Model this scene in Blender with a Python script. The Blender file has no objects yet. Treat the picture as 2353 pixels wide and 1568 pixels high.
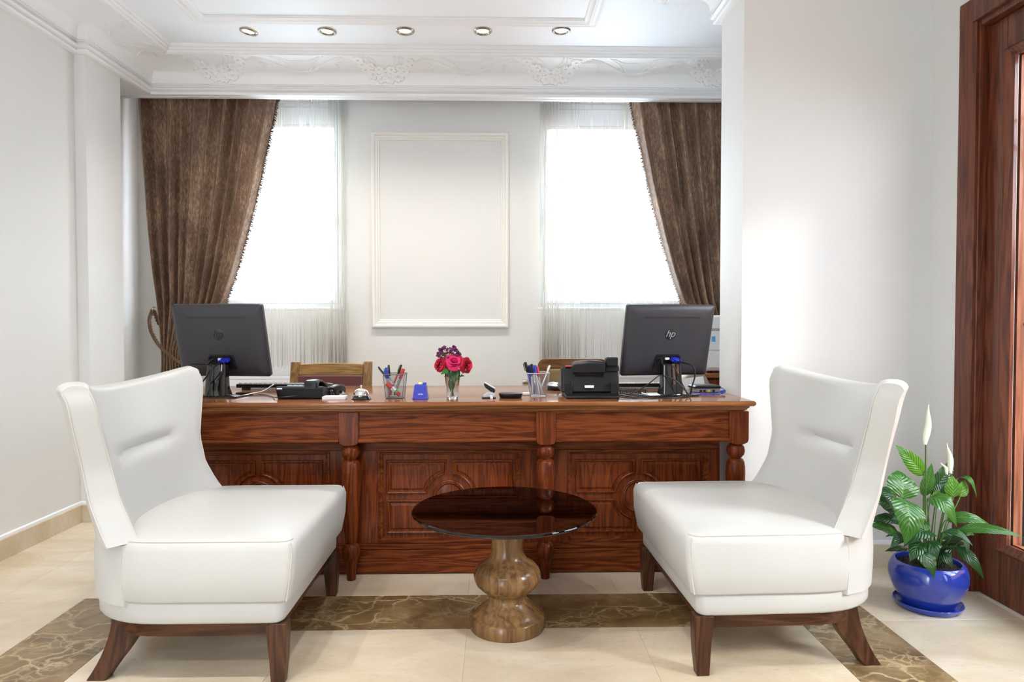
import bpy, bmesh, math, random
from mathutils import Vector, Matrix
random.seed(7)
SC = bpy.context.scene
COL = SC.collection
PI = math.pi
R = math.radians

# ------------------------------------------------------------------ camera, sky, sun, exposure
cam_d = bpy.data.cameras.new('camera')
cam = bpy.data.objects.new('camera', cam_d)
COL.objects.link(cam)
cam.location = (0, 0, 1.10)
cam.rotation_euler = (PI/2 - math.atan(39/1569), 0, math.atan(-36.5/1569))
cam_d.sensor_width = 36
cam_d.lens = 36*1569/2353
cam_d.clip_start = 0.02
SC.camera = cam

W = bpy.data.worlds.new('sky')
SC.world = W
W.use_nodes = True
W.node_tree.nodes['Background'].inputs[0].default_value = (0.78, 0.89, 1.0, 1)
W.node_tree.nodes['Background'].inputs[1].default_value = 7.8

sun_d = bpy.data.lights.new('sun', 'SUN')
sun_d.energy = 2.2
sun_d.angle = R(14)
sun_d.color = (1, 0.97, 0.92)
sun = bpy.data.objects.new('sun', sun_d)
COL.objects.link(sun)
sd = Vector((-0.83, 0.56, -0.60)).normalized()
sun.rotation_euler = sd.to_track_quat('-Z', 'Y').to_euler()

SC.view_settings.view_transform = 'Standard'
SC.view_settings.look = 'None'
SC.view_settings.gamma = 1
SC.view_settings.use_curve_mapping = False
SC.view_settings.exposure = 0.64
SPOT_W = 22.0
FRONT_W = 34.0

# ------------------------------------------------------------------ geometry helpers
class B:
    """collects faces; build() links them as ONE mesh object (world coordinates minus the parent's place)"""
    def __init__(s, M=None):
        s.v = []; s.f = []; s.uv = {}; s.M = M
    def add(s, vs, fs):
        o = len(s.v)
        for p in vs:
            p = Vector(p)
            s.v.append(s.M @ p if s.M is not None else p)
        s.f += [tuple(i+o for i in f) for f in fs]
        return o
    def box(s, x0, x1, y0, y1, z0, z1):
        s.add([(x0,y0,z0),(x1,y0,z0),(x1,y1,z0),(x0,y1,z0),(x0,y0,z1),(x1,y0,z1),(x1,y1,z1),(x0,y1,z1)],
              [(0,3,2,1),(4,5,6,7),(0,1,5,4),(1,2,6,5),(2,3,7,6),(3,0,4,7)])
        return s
    def loft(s, rings, closed=True, cap0=True, cap1=True):
        n = len(rings[0]); vs = [p for r in rings for p in r]; fs = []
        for i in range(len(rings)-1):
            for j in range(n if closed else n-1):
                k = (j+1) % n
                fs.append((i*n+j, i*n+k, (i+1)*n+k, (i+1)*n+j))
        if cap0: fs.append(tuple(range(n))[::-1])
        if cap1: fs.append(tuple((len(rings)-1)*n+j for j in range(n)))
        s.add(vs, fs)
        return s
    def lathe(s, prof, c=(0,0,0), n=24, axis=None, cap=True):
        rings = []
        for r, z in prof:
            ring = []
            for j in range(n):
                a = 2*PI*j/n
                p = Vector((r*math.cos(a), r*math.sin(a), z))
                if axis is not None: p = axis @ p
                ring.append(p + Vector(c))
            rings.append(ring)
        return s.loft(rings, True, cap, cap)
    def cyl(s, a, b, r, n=12, r2=None):
        return s.tube([a, b], [r, r if r2 is None else r2], n)
    def tube(s, pts, r, n=8, closed=False):
        pts = [Vector(p) for p in pts]
        m = len(pts)
        rr = r if isinstance(r, (list, tuple)) else [r]*m
        rings = []; up = None
        for i, p in enumerate(pts):
            if closed: t = pts[(i+1) % m] - pts[i-1]
            else: t = pts[min(i+1, m-1)] - pts[max(i-1, 0)]
            t.normalize()
            if up is None: up = Vector((0,0,1)) if abs(t.z) < 0.9 else Vector((1,0,0))
            x = up.cross(t)
            if x.length < 1e-6: x = Vector((1,0,0)).cross(t)
            x.normalize(); y = t.cross(x); up = y
            rings.append([p + (x*math.cos(2*PI*j/n) + y*math.sin(2*PI*j/n))*rr[i] for j in range(n)])
        if closed:
            rings.append(rings[0])
            return s.loft(rings, True, False, False)
        return s.loft(rings)
    def prism(s, poly, y0, y1):
        """polygon in x,z extruded along y"""
        return s.loft([[(x, y0, z) for x, z in poly], [(x, y1, z) for x, z in poly]])
    def prism_z(s, poly, z0, z1):
        return s.loft([[(x, y, z0) for x, y in poly], [(x, y, z1) for x, y in poly]])
    def ball(s, c, r, nu=12, nv=8, sc=(1,1,1)):
        rings = []
        for i in range(nv+1):
            a = -PI/2 + PI*i/nv
            q = max(math.cos(a), 0.02)
            rings.append([(c[0]+r*sc[0]*q*math.cos(2*PI*j/nu), c[1]+r*sc[1]*q*math.sin(2*PI*j/nu), c[2]+r*sc[2]*math.sin(a)) for j in range(nu)])
        return s.loft(rings)
    def grid(s, pts):
        n = len(pts[0]); m = len(pts)
        s.add([p for r in pts for p in r], [(i*n+j, i*n+j+1, (i+1)*n+j+1, (i+1)*n+j) for i in range(m-1) for j in range(n-1)])
        return s
    def build(s, name, mat, parent=None, angle=40, bevel=0, seg=2, recalc=True, uvs=None):
        me = bpy.data.meshes.new(name)
        vs = s.v
        if parent is not None:
            inv = parent_matrix(parent).inverted()
            vs = [inv @ p for p in vs]
        me.from_pydata([tuple(p) for p in vs], [], s.f)
        if uvs is not None:
            lay = me.uv_layers.new(name='UVMap')
            for lp in me.loops: lay.data[lp.index].uv = uvs[lp.vertex_index]
        if recalc:
            bm = bmesh.new(); bm.from_mesh(me)
            bmesh.ops.recalc_face_normals(bm, faces=bm.faces)
            bm.to_mesh(me); bm.free()
        for p in me.polygons: p.use_smooth = True
        me.set_sharp_from_angle(angle=R(angle))
        me.materials.append(mat)
        o = bpy.data.objects.new(name, me)
        COL.objects.link(o)
        if parent is not None: o.parent = parent
        if bevel:
            b = o.modifiers.new('bevel', 'BEVEL'); b.width = bevel; b.segments = seg; b.limit_method = 'ANGLE'; b.angle_limit = R(40)
        return o

def parent_matrix(o):
    m = Matrix.LocRotScale(o.location, o.rotation_euler, o.scale)
    return parent_matrix(o.parent) @ m if o.parent else m

def tag(o, label, cat, group=None):
    o['label'] = label; o['category'] = cat
    if group: o['group'] = group
    return o
def thing(name, label, cat, loc=(0,0,0), rz=0, group=None):
    o = bpy.data.objects.new(name, None); COL.objects.link(o)
    o.location = loc; o.rotation_euler = (0, 0, rz); o.empty_display_size = 0.05
    return tag(o, label, cat, group)
def struct(o, label=None):
    o['kind'] = 'structure'
    if label: o['label'] = label
    return o
def dup(root, loc, rz, label, group=None):
    r = root.copy(); COL.objects.link(r); r.location = loc; r.rotation_euler = (0, 0, rz); r['label'] = label
    if group: r['group'] = group
    for ch in list(root.children):
        c = ch.copy(); COL.objects.link(c); c.parent = r
        for g in list(ch.children):
            d = g.copy(); COL.objects.link(d); d.parent = c
    return r
def meshed(o):
    """text curve -> plain mesh object"""
    bpy.context.view_layer.update()
    me = bpy.data.meshes.new_from_object(o.evaluated_get(bpy.context.evaluated_depsgraph_get()))
    n = o.name; bpy.data.objects.remove(o)
    q = bpy.data.objects.new(n, me); COL.objects.link(q); return q
def bez(a, b, c, d, n=12):
    a, b, c, d = map(Vector, (a, b, c, d))
    return [a*(1-t)**3 + b*3*t*(1-t)**2 + c*3*t*t*(1-t) + d*t**3 for t in [i/n for i in range(n+1)]]
def spline(pts, n=6):
    """Catmull-Rom through the points"""
    P = [Vector(p) for p in pts]; P = [2*P[0]-P[1]] + P + [2*P[-1]-P[-2]]; out = []
    for i in range(1, len(P)-2):
        for k in range(n):
            t = k/n
            out.append(0.5*((2*P[i]) + (P[i+1]-P[i-1])*t + (2*P[i-1]-5*P[i]+4*P[i+1]-P[i+2])*t*t + (3*P[i]-P[i-1]-3*P[i+1]+P[i+2])*t**3))
    out.append(P[-2])
    return out
def interp(tab, x):
    """piecewise linear table of (x, value...)"""
    if x <= tab[0][0]: return tab[0][1:]
    for a, b in zip(tab, tab[1:]):
        if x <= b[0]:
            t = (x-a[0])/(b[0]-a[0])
            return tuple(p+(q-p)*t for p, q in zip(a[1:], b[1:]))
    return tab[-1][1:]
def sstep(a, b, x):
    t = min(1, max(0, (x-a)/(b-a))); return t*t*(3-2*t)
def sweep(b, path, prof, side=1, closed=False):
    """profile (offset to the right of travel, z) carried along a 2-D path with mitred corners"""
    P = [Vector((x, y)) for x, y in path]; m = len(P); rings = []
    for i in range(m):
        d1 = (P[i]-P[i-1]) if (i > 0 or closed) else None
        d2 = (P[(i+1) % m]-P[i]) if (i < m-1 or closed) else None
        d1 = d1.normalized() if d1 is not None else d2.normalized()
        d2 = d2.normalized() if d2 is not None else d1
        n1 = Vector((d1.y, -d1.x))*side; n2 = Vector((d2.y, -d2.x))*side
        mt = (n1+n2); mt = mt*(1.0/max(1e-6, (1+n1.dot(n2))))
        rings.append([(P[i].x+mt.x*o, P[i].y+mt.y*o, z) for o, z in prof])
    if closed: rings.append(rings[0])
    return b.loft(rings, False, False, False)

# ------------------------------------------------------------------ materials
class Mat:
    def __init__(s, name):
        s.m = bpy.data.materials.new(name); s.m.use_nodes = True
        s.t = s.m.node_tree; s.n = s.t.nodes; s.l = s.t.links
        s.b = s.n['Principled BSDF']; s.out = s.n['Material Output']
    def node(s, t, **k):
        n = s.n.new(t)
        for a, v in k.items():
            if hasattr(n, a): setattr(n, a, v)
            else: n.inputs[a.replace('_', ' ')].default_value = v
        return n
    def link(s, a, b): s.l.new(a, b)
    def set(s, **k):
        for a, v in k.items(): s.b.inputs[a.replace('_', ' ')].default_value = v
        return s
    def coord(s, kind='Object', scale=(1,1,1), rot=(0,0,0)):
        if kind == 'World': src = s.n.new('ShaderNodeNewGeometry').outputs['Position']
        else: src = s.n.new('ShaderNodeTexCoord').outputs[kind]
        mp = s.n.new('ShaderNodeMapping'); s.link(src, mp.inputs[0])
        mp.inputs['Scale'].default_value = scale; mp.inputs['Rotation'].default_value = rot
        return mp.outputs[0]
    def noise(s, vec, scale, detail=4, rough=0.5, dist=0.0):
        n = s.n.new('ShaderNodeTexNoise'); s.link(vec, n.inputs['Vector'])
        n.inputs['Scale'].default_value = scale; n.inputs['Detail'].default_value = detail
        n.inputs['Roughness'].default_value = rough; n.inputs['Distortion'].default_value = dist
        return n.outputs['Fac']
    def ramp(s, fac, stops):
        r = s.n.new('ShaderNodeValToRGB'); s.link(fac, r.inputs[0]); e = r.color_ramp.elements
        while len(e) < len(stops): e.new(0.5)
        for q, (p, c) in zip(e, stops):
            q.position = p; q.color = (*c, 1) if len(c) == 3 else c
        return r.outputs[0]
    def mix(s, fac, a, b, mode='MIX'):
        n = s.n.new('ShaderNodeMix'); n.data_type = 'RGBA'; n.blend_type = mode
        for sock, v in ((n.inputs['Factor'], fac), (n.inputs[6], a), (n.inputs[7], b)):
            if hasattr(v, 'is_linked') or isinstance(v, bpy.types.NodeSocket): s.link(v, sock)
            else: sock.default_value = v if not isinstance(v, tuple) else (*v, 1)[:4]
        return n.outputs[2]
    def math(s, op, a, b=0.0):
        n = s.n.new('ShaderNodeMath'); n.operation = op
        for sock, v in ((n.inputs[0], a), (n.inputs[1], b)):
            if isinstance(v, bpy.types.NodeSocket): s.link(v, sock)
            else: sock.default_value = v
        return n.outputs[0]
    def color(s, sock): s.link(sock, s.b.inputs['Base Color']); return s
    def bump(s, h, strength=0.2, dist=0.01):
        n = s.n.new('ShaderNodeBump'); n.inputs['Strength'].default_value = strength; n.inputs['Distance'].default_value = dist
        s.link(h, n.inputs['Height']); s.link(n.outputs[0], s.b.inputs['Normal']); return s

def flat(name, col, rough=0.5, metal=0.0, coat=0.0, spec=0.5, bump=0.0, bscale=200):
    m = Mat(name).set(Base_Color=(*col, 1), Roughness=rough, Metallic=metal, Coat_Weight=coat, Specular_IOR_Level=spec)
    v = m.coord('Object')
    n = m.noise(v, bscale, 2)
    m.color(m.mix(n, tuple(c*0.94 for c in col), tuple(min(1, c*1.05) for c in col)))
    if bump: m.bump(n, bump, 0.002)
    return m.m
def paint(name, col, rough=0.6):
    m = Mat(name).set(Roughness=rough)
    v = m.coord('World')
    a = m.noise(v, 1.3, 3); m.color(m.mix(a, tuple(c*0.975 for c in col), tuple(min(1, c*1.02) for c in col)))
    m.bump(m.noise(v, 260, 2), 0.04, 0.002)
    return m.m
def wood(name, dark, mid, light, axis='X', rough=0.38, coat=0.0, scale=1.0, figure=1.0, spec=0.3, wave=0.34):
    m = Mat(name).set(Roughness=rough, Coat_Weight=coat, Coat_Roughness=0.12, Specular_IOR_Level=spec)
    st = {'X': (0.7, 9, 9), 'Y': (9, 0.7, 9), 'Z': (9, 9, 0.7)}[axis]
    inf = m.n.new('ShaderNodeObjectInfo')
    cn = m.n.new('ShaderNodeTexCoord')
    ad = m.n.new('ShaderNodeVectorMath'); ad.operation = 'ADD'
    sc = m.n.new('ShaderNodeVectorMath'); sc.operation = 'SCALE'; sc.inputs['Scale'].default_value = 7.0
    cb = m.n.new('ShaderNodeCombineXYZ')
    for i in range(3): m.link(inf.outputs['Random'], cb.inputs[i])
    m.link(cb.outputs[0], sc.inputs[0]); m.link(cn.outputs['Object'], ad.inputs[0]); m.link(sc.outputs[0], ad.inputs[1])
    mp = m.n.new('ShaderNodeMapping'); m.link(ad.outputs[0], mp.inputs[0]); mp.inputs['Scale'].default_value = tuple(q*scale for q in st)
    v = mp.outputs[0]
    big = m.noise(v, 1.6, 3, 0.5, 0.6*figure)
    w = m.math('SINE', m.math('MULTIPLY', big, 46.0))
    w = m.math('ADD', m.math('MULTIPLY', w, 0.5), 0.5)
    fine = m.noise(v, 11, 5, 0.7)
    f = m.math('ADD', m.math('ADD', m.math('MULTIPLY', w, wave), m.math('MULTIPLY', m.noise(v, 5.5, 4, 0.6, 0.4), 0.62-wave)), m.math('MULTIPLY', m.math('SUBTRACT', fine, 0.5), 0.6))
    m.color(m.ramp(f, [(0.12, dark), (0.34, mid), (0.62, light)]))
    m.bump(fine, 0.05, 0.001)
    return m.m

M_wall = paint('wall_paint', (0.785, 0.78, 0.765))
M_white = paint('white_paint', (0.90, 0.93, 0.97))
M_plaster = paint('plaster_white', (0.89, 0.895, 0.91), 0.5)
M_trimcream = paint('cream_trim_paint', (0.84, 0.825, 0.785), 0.35)

def marble_cream():
    m = Mat('cream_marble').set(Roughness=0.16, Specular_IOR_Level=0.45)
    v = m.coord('World', (1.0, 2.2, 1.0), (0, 0, 0.25))
    inf = m.n.new('ShaderNodeObjectInfo')
    cl = m.noise(v, 2.4, 5, 0.6, 0.8)
    base = m.ramp(cl, [(0.3, (0.60, 0.49, 0.35)), (0.55, (0.70, 0.60, 0.46)), (0.75, (0.76, 0.69, 0.57))])
    tone = m.mix(inf.outputs['Random'], (0.94, 0.92, 0.88), (1.05, 1.05, 1.06))
    base = m.mix(1.0, base, tone, 'MULTIPLY')
    sp = m.ramp(m.noise(v, 34, 4, 0.7, 0.6), [(0.56, (0, 0, 0)), (0.72, (1, 1, 1))])
    base = m.mix(m.math('MULTIPLY', sp, 0.45), base, (0.46, 0.36, 0.26))
    lt = m.ramp(m.noise(v, 16, 4, 0.7, 1.2), [(0.66, (0, 0, 0)), (0.76, (1, 1, 1))])
    base = m.mix(m.math('MULTIPLY', lt, 0.5), base, (0.80, 0.76, 0.68))
    m.color(base)
    return m.m
def marble_dark():
    m = Mat('brown_veined_marble').set(Roughness=0.14, Specular_IOR_Level=0.45)
    v = m.coord('World', (1.0, 1.3, 1.0), (0, 0, 0.5))
    cl = m.noise(v, 4.0, 5, 0.6, 0.9)
    base = m.ramp(cl, [(0.3, (0.12, 0.072, 0.030)), (0.5, (0.21, 0.135, 0.060)), (0.72, (0.36, 0.25, 0.125))])
    ds = m.n.new('ShaderNodeVectorMath'); ds.operation = 'ADD'
    nz = m.n.new('ShaderNodeTexNoise'); nz.inputs['Scale'].default_value = 5; nz.inputs['Detail'].default_value = 5; m.link(v, nz.inputs['Vector'])
    sc = m.n.new('ShaderNodeVectorMath'); sc.operation = 'SCALE'; sc.inputs['Scale'].default_value = 0.28
    m.link(nz.outputs['Color'], sc.inputs[0]); m.link(v, ds.inputs[0]); m.link(sc.outputs[0], ds.inputs[1])
    def vein(scale, w):
        vo = m.n.new('ShaderNodeTexVoronoi'); vo.feature = 'DISTANCE_TO_EDGE'; vo.inputs['Scale'].default_value = scale
        m.link(ds.outputs[0], vo.inputs['Vector'])
        return m.ramp(vo.outputs['Distance'], [(0.0, (1, 1, 1)), (w, (0, 0, 0))])
    k1 = m.math('MULTIPLY', vein(5.2, 0.05), m.ramp(m.noise(v, 3.1, 3), [(0.40, (0, 0, 0)), (0.58, (1, 1, 1))]))
    k2 = m.math('MULTIPLY', vein(15, 0.09), m.ramp(m.noise(v, 4.3, 3), [(0.46, (0, 0, 0)), (0.66, (0.8, 0.8, 0.8))]))
    base = m.mix(m.math('MAXIMUM', k1, k2), base, (0.52, 0.40, 0.22))
    m.color(base)
    return m.m
M_cream = marble_cream()
M_dark = marble_dark()
M_grout = flat('grout', (0.72, 0.66, 0.56), 0.8)

M_deskX = wood('cherry_wood_lengthwise', (0.075, 0.015, 0.004), (0.14, 0.032, 0.008), (0.21, 0.056, 0.015), 'X', spec=0.10, scale=1.3)
M_deskZ = wood('cherry_wood_upright', (0.080, 0.015, 0.004), (0.135, 0.028, 0.007), (0.19, 0.044, 0.011), 'Z', rough=0.28, spec=0.16, scale=1.3)
M_desktop = wood('cherry_wood_top', (0.19, 0.066, 0.022), (0.26, 0.098, 0.035), (0.32, 0.13, 0.050), 'X', rough=0.13, scale=0.8, spec=0.26)
M_leg = wood('dark_beech', (0.040, 0.014, 0.006), (0.072, 0.026, 0.011), (0.11, 0.044, 0.020), 'Z', 0.35)
M_rail = wood('dark_beech_rail', (0.040, 0.014, 0.006), (0.072, 0.026, 0.011), (0.11, 0.044, 0.020), 'X', 0.35)
M_ped = wood('walnut_turning', (0.12, 0.058, 0.021), (0.24, 0.13, 0.050), (0.36, 0.21, 0.09), 'Z', rough=0.24, coat=0.25, scale=0.55, figure=1.2, wave=0.16)
M_oak = wood('oak_chair', (0.23, 0.115, 0.032), (0.33, 0.175, 0.052), (0.43, 0.245, 0.085), 'X', 0.38)
M_oakZ = wood('oak_chair_upright', (0.16, 0.08, 0.025), (0.24, 0.125, 0.04), (0.33, 0.18, 0.06), 'Z', 0.38)
M_brown = wood('brown_chair_wood', (0.15, 0.06, 0.022), (0.23, 0.10, 0.038), (0.30, 0.14, 0.055), 'X', 0.4)
M_door = wood('mahogany_door', (0.075, 0.018, 0.008), (0.135, 0.034, 0.015), (0.18, 0.052, 0.024), 'Z', 0.3, 0.3)
M_bead = wood('pale_orange_beading', (0.27, 0.085, 0.040), (0.34, 0.12, 0.06), (0.40, 0.16, 0.085), 'Z', 0.35)

def leather(name, col):
    m = Mat(name).set(Roughness=0.42, Specular_IOR_Level=0.4)
    v = m.coord('Object')
    a = m.noise(v, 5, 3); m.color(m.mix(a, tuple(c*0.97 for c in col), tuple(min(1, c*1.015) for c in col)))
    vo = m.n.new('ShaderNodeTexVoronoi'); vo.inputs['Scale'].default_value = 420; m.link(v, vo.inputs['Vector'])
    wr = m.noise(v, 9, 4, 0.6, 1.5)
    m.bump(m.math('ADD', m.math('MULTIPLY', vo.outputs['Distance'], 0.10), m.math('MULTIPLY', wr, 0.5)), 0.12, 0.006)
    return m.m
M_leather = leather('white_leather', (0.58, 0.58, 0.565))
M_stitch = flat('pale_stitching', (0.62, 0.58, 0.54), 0.7)
M_maroon = leather('maroon_leather', (0.17, 0.055, 0.05))
M_olive = flat('olive_velour', (0.28, 0.19, 0.085), 0.9, bump=0.3, bscale=90)

def velvet():
    m = Mat('brown_crushed_velvet').set(Roughness=0.55, Sheen_Weight=0.5, Sheen_Roughness=0.35, Specular_IOR_Level=0.35)
    m.b.inputs['Sheen Tint'].default_value = (0.85, 0.66, 0.46, 1)
    v = m.coord('World', (95, 95, 30))
    n = m.noise(v, 1.0, 5, 0.7, 0.3)
    big = m.noise(m.coord('World', (3, 3, 1.6)), 1.6, 4, 0.65)
    f = m.math('ADD', m.math('MULTIPLY', n, 0.62), m.math('MULTIPLY', big, 0.45))
    m.color(m.ramp(f, [(0.36, (0.080, 0.046, 0.033)), (0.54, (0.205, 0.122, 0.083)), (0.70, (0.46, 0.33, 0.21))]))
    m.bump(n, 0.5, 0.004)
    return m.m
M_velvet = velvet()
M_fringe = flat('dark_fringe', (0.075, 0.03, 0.025), 0.8)
M_rope = flat('brown_cord', (0.12, 0.062, 0.026), 0.7, bump=0.4, bscale=120)
def strings():
    m = Mat('ivory_string')
    m.n.remove(m.b)
    d = m.node('ShaderNodeBsdfDiffuse'); d.inputs[0].default_value = (0.92, 0.91, 0.87, 1)
    t = m.node('ShaderNodeBsdfTranslucent'); t.inputs[0].default_value = (0.92, 0.90, 0.85, 1)
    x = m.node('ShaderNodeMixShader'); x.inputs[0].default_value = 0.5
    m.link(d.outputs[0], x.inputs[1]); m.link(t.outputs[0], x.inputs[2]); m.link(x.outputs[0], m.out.inputs[0])
    return m.m
M_string = strings()
M_pvc = flat('white_window_frame', (0.85, 0.86, 0.87), 0.3)
def pane(name, tint=(1, 1, 1), refl=1.0, rough=0.0, base=0.04):
    """thin sheet: clear tint plus a facing-dependent gloss"""
    m = Mat(name); m.n.remove(m.b)
    t = m.node('ShaderNodeBsdfTransparent'); t.inputs[0].default_value = (*tint, 1)
    g = m.node('ShaderNodeBsdfGlossy'); g.inputs[0].default_value = (refl, refl, refl, 1); g.inputs['Roughness'].default_value = rough
    f = m.node('ShaderNodeFresnel'); f.inputs[0].default_value = 1.5
    x = m.node('ShaderNodeMixShader')
    bk = m.n.new('ShaderNodeNewGeometry').outputs['Backfacing']
    m.link(m.math('MULTIPLY', f.outputs[0], m.math('SUBTRACT', 1.0, bk)), x.inputs[0]); m.link(t.outputs[0], x.inputs[1]); m.link(g.outputs[0], x.inputs[2]); m.link(x.outputs[0], m.out.inputs[0])
    return m.m
M_pane = pane('window_glass', (0.97, 0.98, 0.98))
M_smoke = pane('smoked_table_glass', (0.27, 0.20, 0.26), 1.0)
M_vase = Mat('clear_vase_glass').set(Roughness=0.0, Transmission_Weight=1.0, IOR=1.42).m
M_black = flat('black_plastic', (0.010, 0.010, 0.012), 0.36, spec=0.28)
M_screenback = flat('charcoal_plastic', (0.034, 0.034, 0.042), 0.42, bump=0.12, bscale=500, spec=0.4)
M_groove = flat('matt_black', (0.006, 0.006, 0.007), 0.7)
M_gloss = flat('gloss_black', (0.008, 0.008, 0.009), 0.06, coat=0.5)
M_cable = flat('cable_black', (0.012, 0.012, 0.013), 0.35)
M_sky = flat('sky_blue_sticker', (0.10, 0.36, 0.75), 0.5)
M_blue = flat('royal_blue_plastic', (0.010, 0.022, 0.42), 0.28)
M_bluecable = flat('blue_cable', (0.03, 0.08, 0.50), 0.35)
M_red = flat('red_plastic', (0.55, 0.02, 0.02), 0.3)
M_green = flat('green_plastic', (0.07, 0.38, 0.05), 0.35)
M_paper = flat('paper_white', (0.85, 0.85, 0.86), 0.8)
M_yellow = flat('cream_spool', (0.85, 0.72, 0.25), 0.4)
M_greypl = flat('grey_plastic', (0.35, 0.35, 0.37), 0.35)
M_silver = flat('silver_plastic', (0.50, 0.51, 0.54), 0.3, metal=0.4)
M_whitepl = flat('white_plastic', (0.80, 0.80, 0.82), 0.35)
M_beigepl = flat('beige_plastic', (0.36, 0.31, 0.25), 0.5)
M_chrome = flat('chrome', (0.80, 0.80, 0.82), 0.07, metal=1.0)
M_nickel = flat('brushed_nickel', (0.45, 0.42, 0.36), 0.25, metal=1.0)
M_brass = flat('brass', (0.65, 0.45, 0.18), 0.25, metal=1.0)
M_iron = flat('wrought_iron', (0.02, 0.022, 0.03), 0.4, metal=0.6)
M_wire_dark = flat('dark_wire_mesh', (0.10, 0.10, 0.11), 0.4, metal=0.7)
M_wire = flat('silver_wire_mesh', (0.45, 0.45, 0.48), 0.35, metal=0.8)
M_potblue = flat('cobalt_glaze', (0.020, 0.050, 0.40), 0.12, coat=0.6)
M_soil = flat('potting_soil', (0.020, 0.012, 0.008), 0.95, bump=1.0, bscale=60)
M_terra = paint('terracotta_outside', (0.62, 0.33, 0.22), 0.8)
def petalmat(name, a, c):
    m = Mat(name).set(Roughness=0.6, Specular_IOR_Level=0.2)
    r = m.n.new('ShaderNodeObjectInfo').outputs['Random']
    m.color(m.mix(r, a, c)); return m.m
M_rose = petalmat('rose_petal', (0.26, 0.003, 0.014), (0.66, 0.020, 0.060))
M_pink = petalmat('pink_rose_petal', (0.42, 0.004, 0.055), (0.80, 0.040, 0.19))
M_purple = flat('purple_floret', (0.13, 0.008, 0.085), 0.6)
M_stem = flat('green_stem', (0.07, 0.13, 0.03), 0.45)
M_spathe = flat('white_spathe', (0.80, 0.84, 0.66), 0.45)
def leafmat(name, c1, c2, vein):
    m = Mat(name).set(Roughness=0.27, Specular_IOR_Level=0.5)
    uv = m.n.new('ShaderNodeTexCoord').outputs['UV']
    sp = m.n.new('ShaderNodeSeparateXYZ'); m.link(uv, sp.inputs[0])
    au = m.math('ABSOLUTE', m.math('SUBTRACT', sp.outputs[0], 0.5))
    ph = m.math('SINE', m.math('MULTIPLY', m.math('SUBTRACT', sp.outputs[1], m.math('MULTIPLY', au, 0.55)), 62.0))
    ph = m.math('ADD', m.math('MULTIPLY', ph, 0.5), 0.5)
    mid = m.ramp(au, [(0.0, (1, 1, 1)), (0.05, (0, 0, 0))])
    c = m.mix(ph, (*c1,), (*c2,))
    c = m.mix(m.math('MULTIPLY', mid, 0.7), c, (*vein,))
    m.color(c)
    m.bump(ph, 0.35, 0.004)
    m.b.inputs['Subsurface Weight'].default_value = 0.0
    tr = m.node('ShaderNodeBsdfTranslucent'); m.link(c, tr.inputs[0])
    x = m.node('ShaderNodeMixShader'); x.inputs[0].default_value = 0.25
    m.link(m.b.outputs[0], x.inputs[1]); m.link(tr.outputs[0], x.inputs[2]); m.link(x.outputs[0], m.out.inputs[0])
    return m.m
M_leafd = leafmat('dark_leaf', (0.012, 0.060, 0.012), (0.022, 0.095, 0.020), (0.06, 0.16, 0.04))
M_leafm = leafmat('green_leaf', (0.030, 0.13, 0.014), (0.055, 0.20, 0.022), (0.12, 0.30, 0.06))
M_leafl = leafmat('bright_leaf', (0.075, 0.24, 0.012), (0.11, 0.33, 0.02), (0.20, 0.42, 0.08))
def lamp():
    m = Mat('lamp_glow'); m.n.remove(m.b)
    e = m.node('ShaderNodeEmission'); e.inputs[0].default_value = (1, 0.90, 0.66, 1); e.inputs[1].default_value = 12
    m.link(e.outputs[0], m.out.inputs[0]); return m.m
M_lamp = lamp()
# ------------------------------------------------------------------ room shell
CEIL = 2.81
YB = -2.8                                     # the room runs on behind the camera to wall_front and its added opening
XL, XR = -2.31, 1.96
b = B(); b.box(-2.6, 2.7, YB, 5.0, -0.10, -0.0020)
floor = struct(b.build('floor', M_grout), 'floor of polished cream marble with a dark brown marble border')
tile_cache = {}
def tile(x0, x1, y0, y1, mat):
    g = 0.0005
    w, d = round(x1-x0-2*g, 4), round(y1-y0-2*g, 4)
    key = (w, d, mat.name)
    if key not in tile_cache:
        t = B(); c = 0.0006
        r = lambda i, z: [(-w/2+i, -d/2+i, z), (w/2-i, -d/2+i, z), (w/2-i, d/2-i, z), (-w/2+i, d/2-i, z)]
        t.loft([r(0, -0.0018), r(0, -c), r(c, 0)], True, False, True)
        o = t.build('tile', mat, angle=20); tile_cache[key] = o.data
    else:
        o = bpy.data.objects.new('tile', tile_cache[key]); COL.objects.link(o)
    o.location = ((x0+x1)/2, (y0+y1)/2, 0); o.parent = floor
def cuts(lo, hi, ref, step):
    k = math.ceil((lo-ref)/step + 1e-6); out = [lo]
    while ref+k*step < hi-1e-4:
        if ref+k*step-lo > 1e-3: out.append(ref+k*step)
        k += 1
    return out+[hi]
def field(xs, ys, mat):
    for a, c in zip(xs, xs[1:]):
        for d, e in zip(ys, ys[1:]): tile(a, c, d, e, mat)
T = 0.6125
Y0 = 0.0
field([-1.33, -0.7175, -0.105, 0.5075, 1.12], cuts(Y0, 2.44, 2.44, T), M_cream)          # middle
field([-1.645, -1.33], cuts(Y0, 2.44, 2.44, T), M_dark)                                   # border, left run
field([1.12, 1.42], cuts(Y0, 2.75, 2.75, T), M_dark)                                      # border, right run
field([-1.645, -1.33, -1.06, -0.44, 0.178, 0.79, 1.12], [2.44, 2.75], M_dark)              # border, far run
field([-1.98, -1.645], cuts(Y0, 2.75, 2.72, T), M_cream)
field([-2.31, -1.98], cuts(Y0, 2.75, 2.11, T), M_cream)
field([1.42, 1.96], cuts(Y0, 3.05, 2.475, T), M_cream)
field([-2.31, -1.98, -1.33, -0.7175, -0.115, 0.4975, 1.11], [2.75, 3.33, 3.94, 4.55, 4.75], M_cream)
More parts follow.
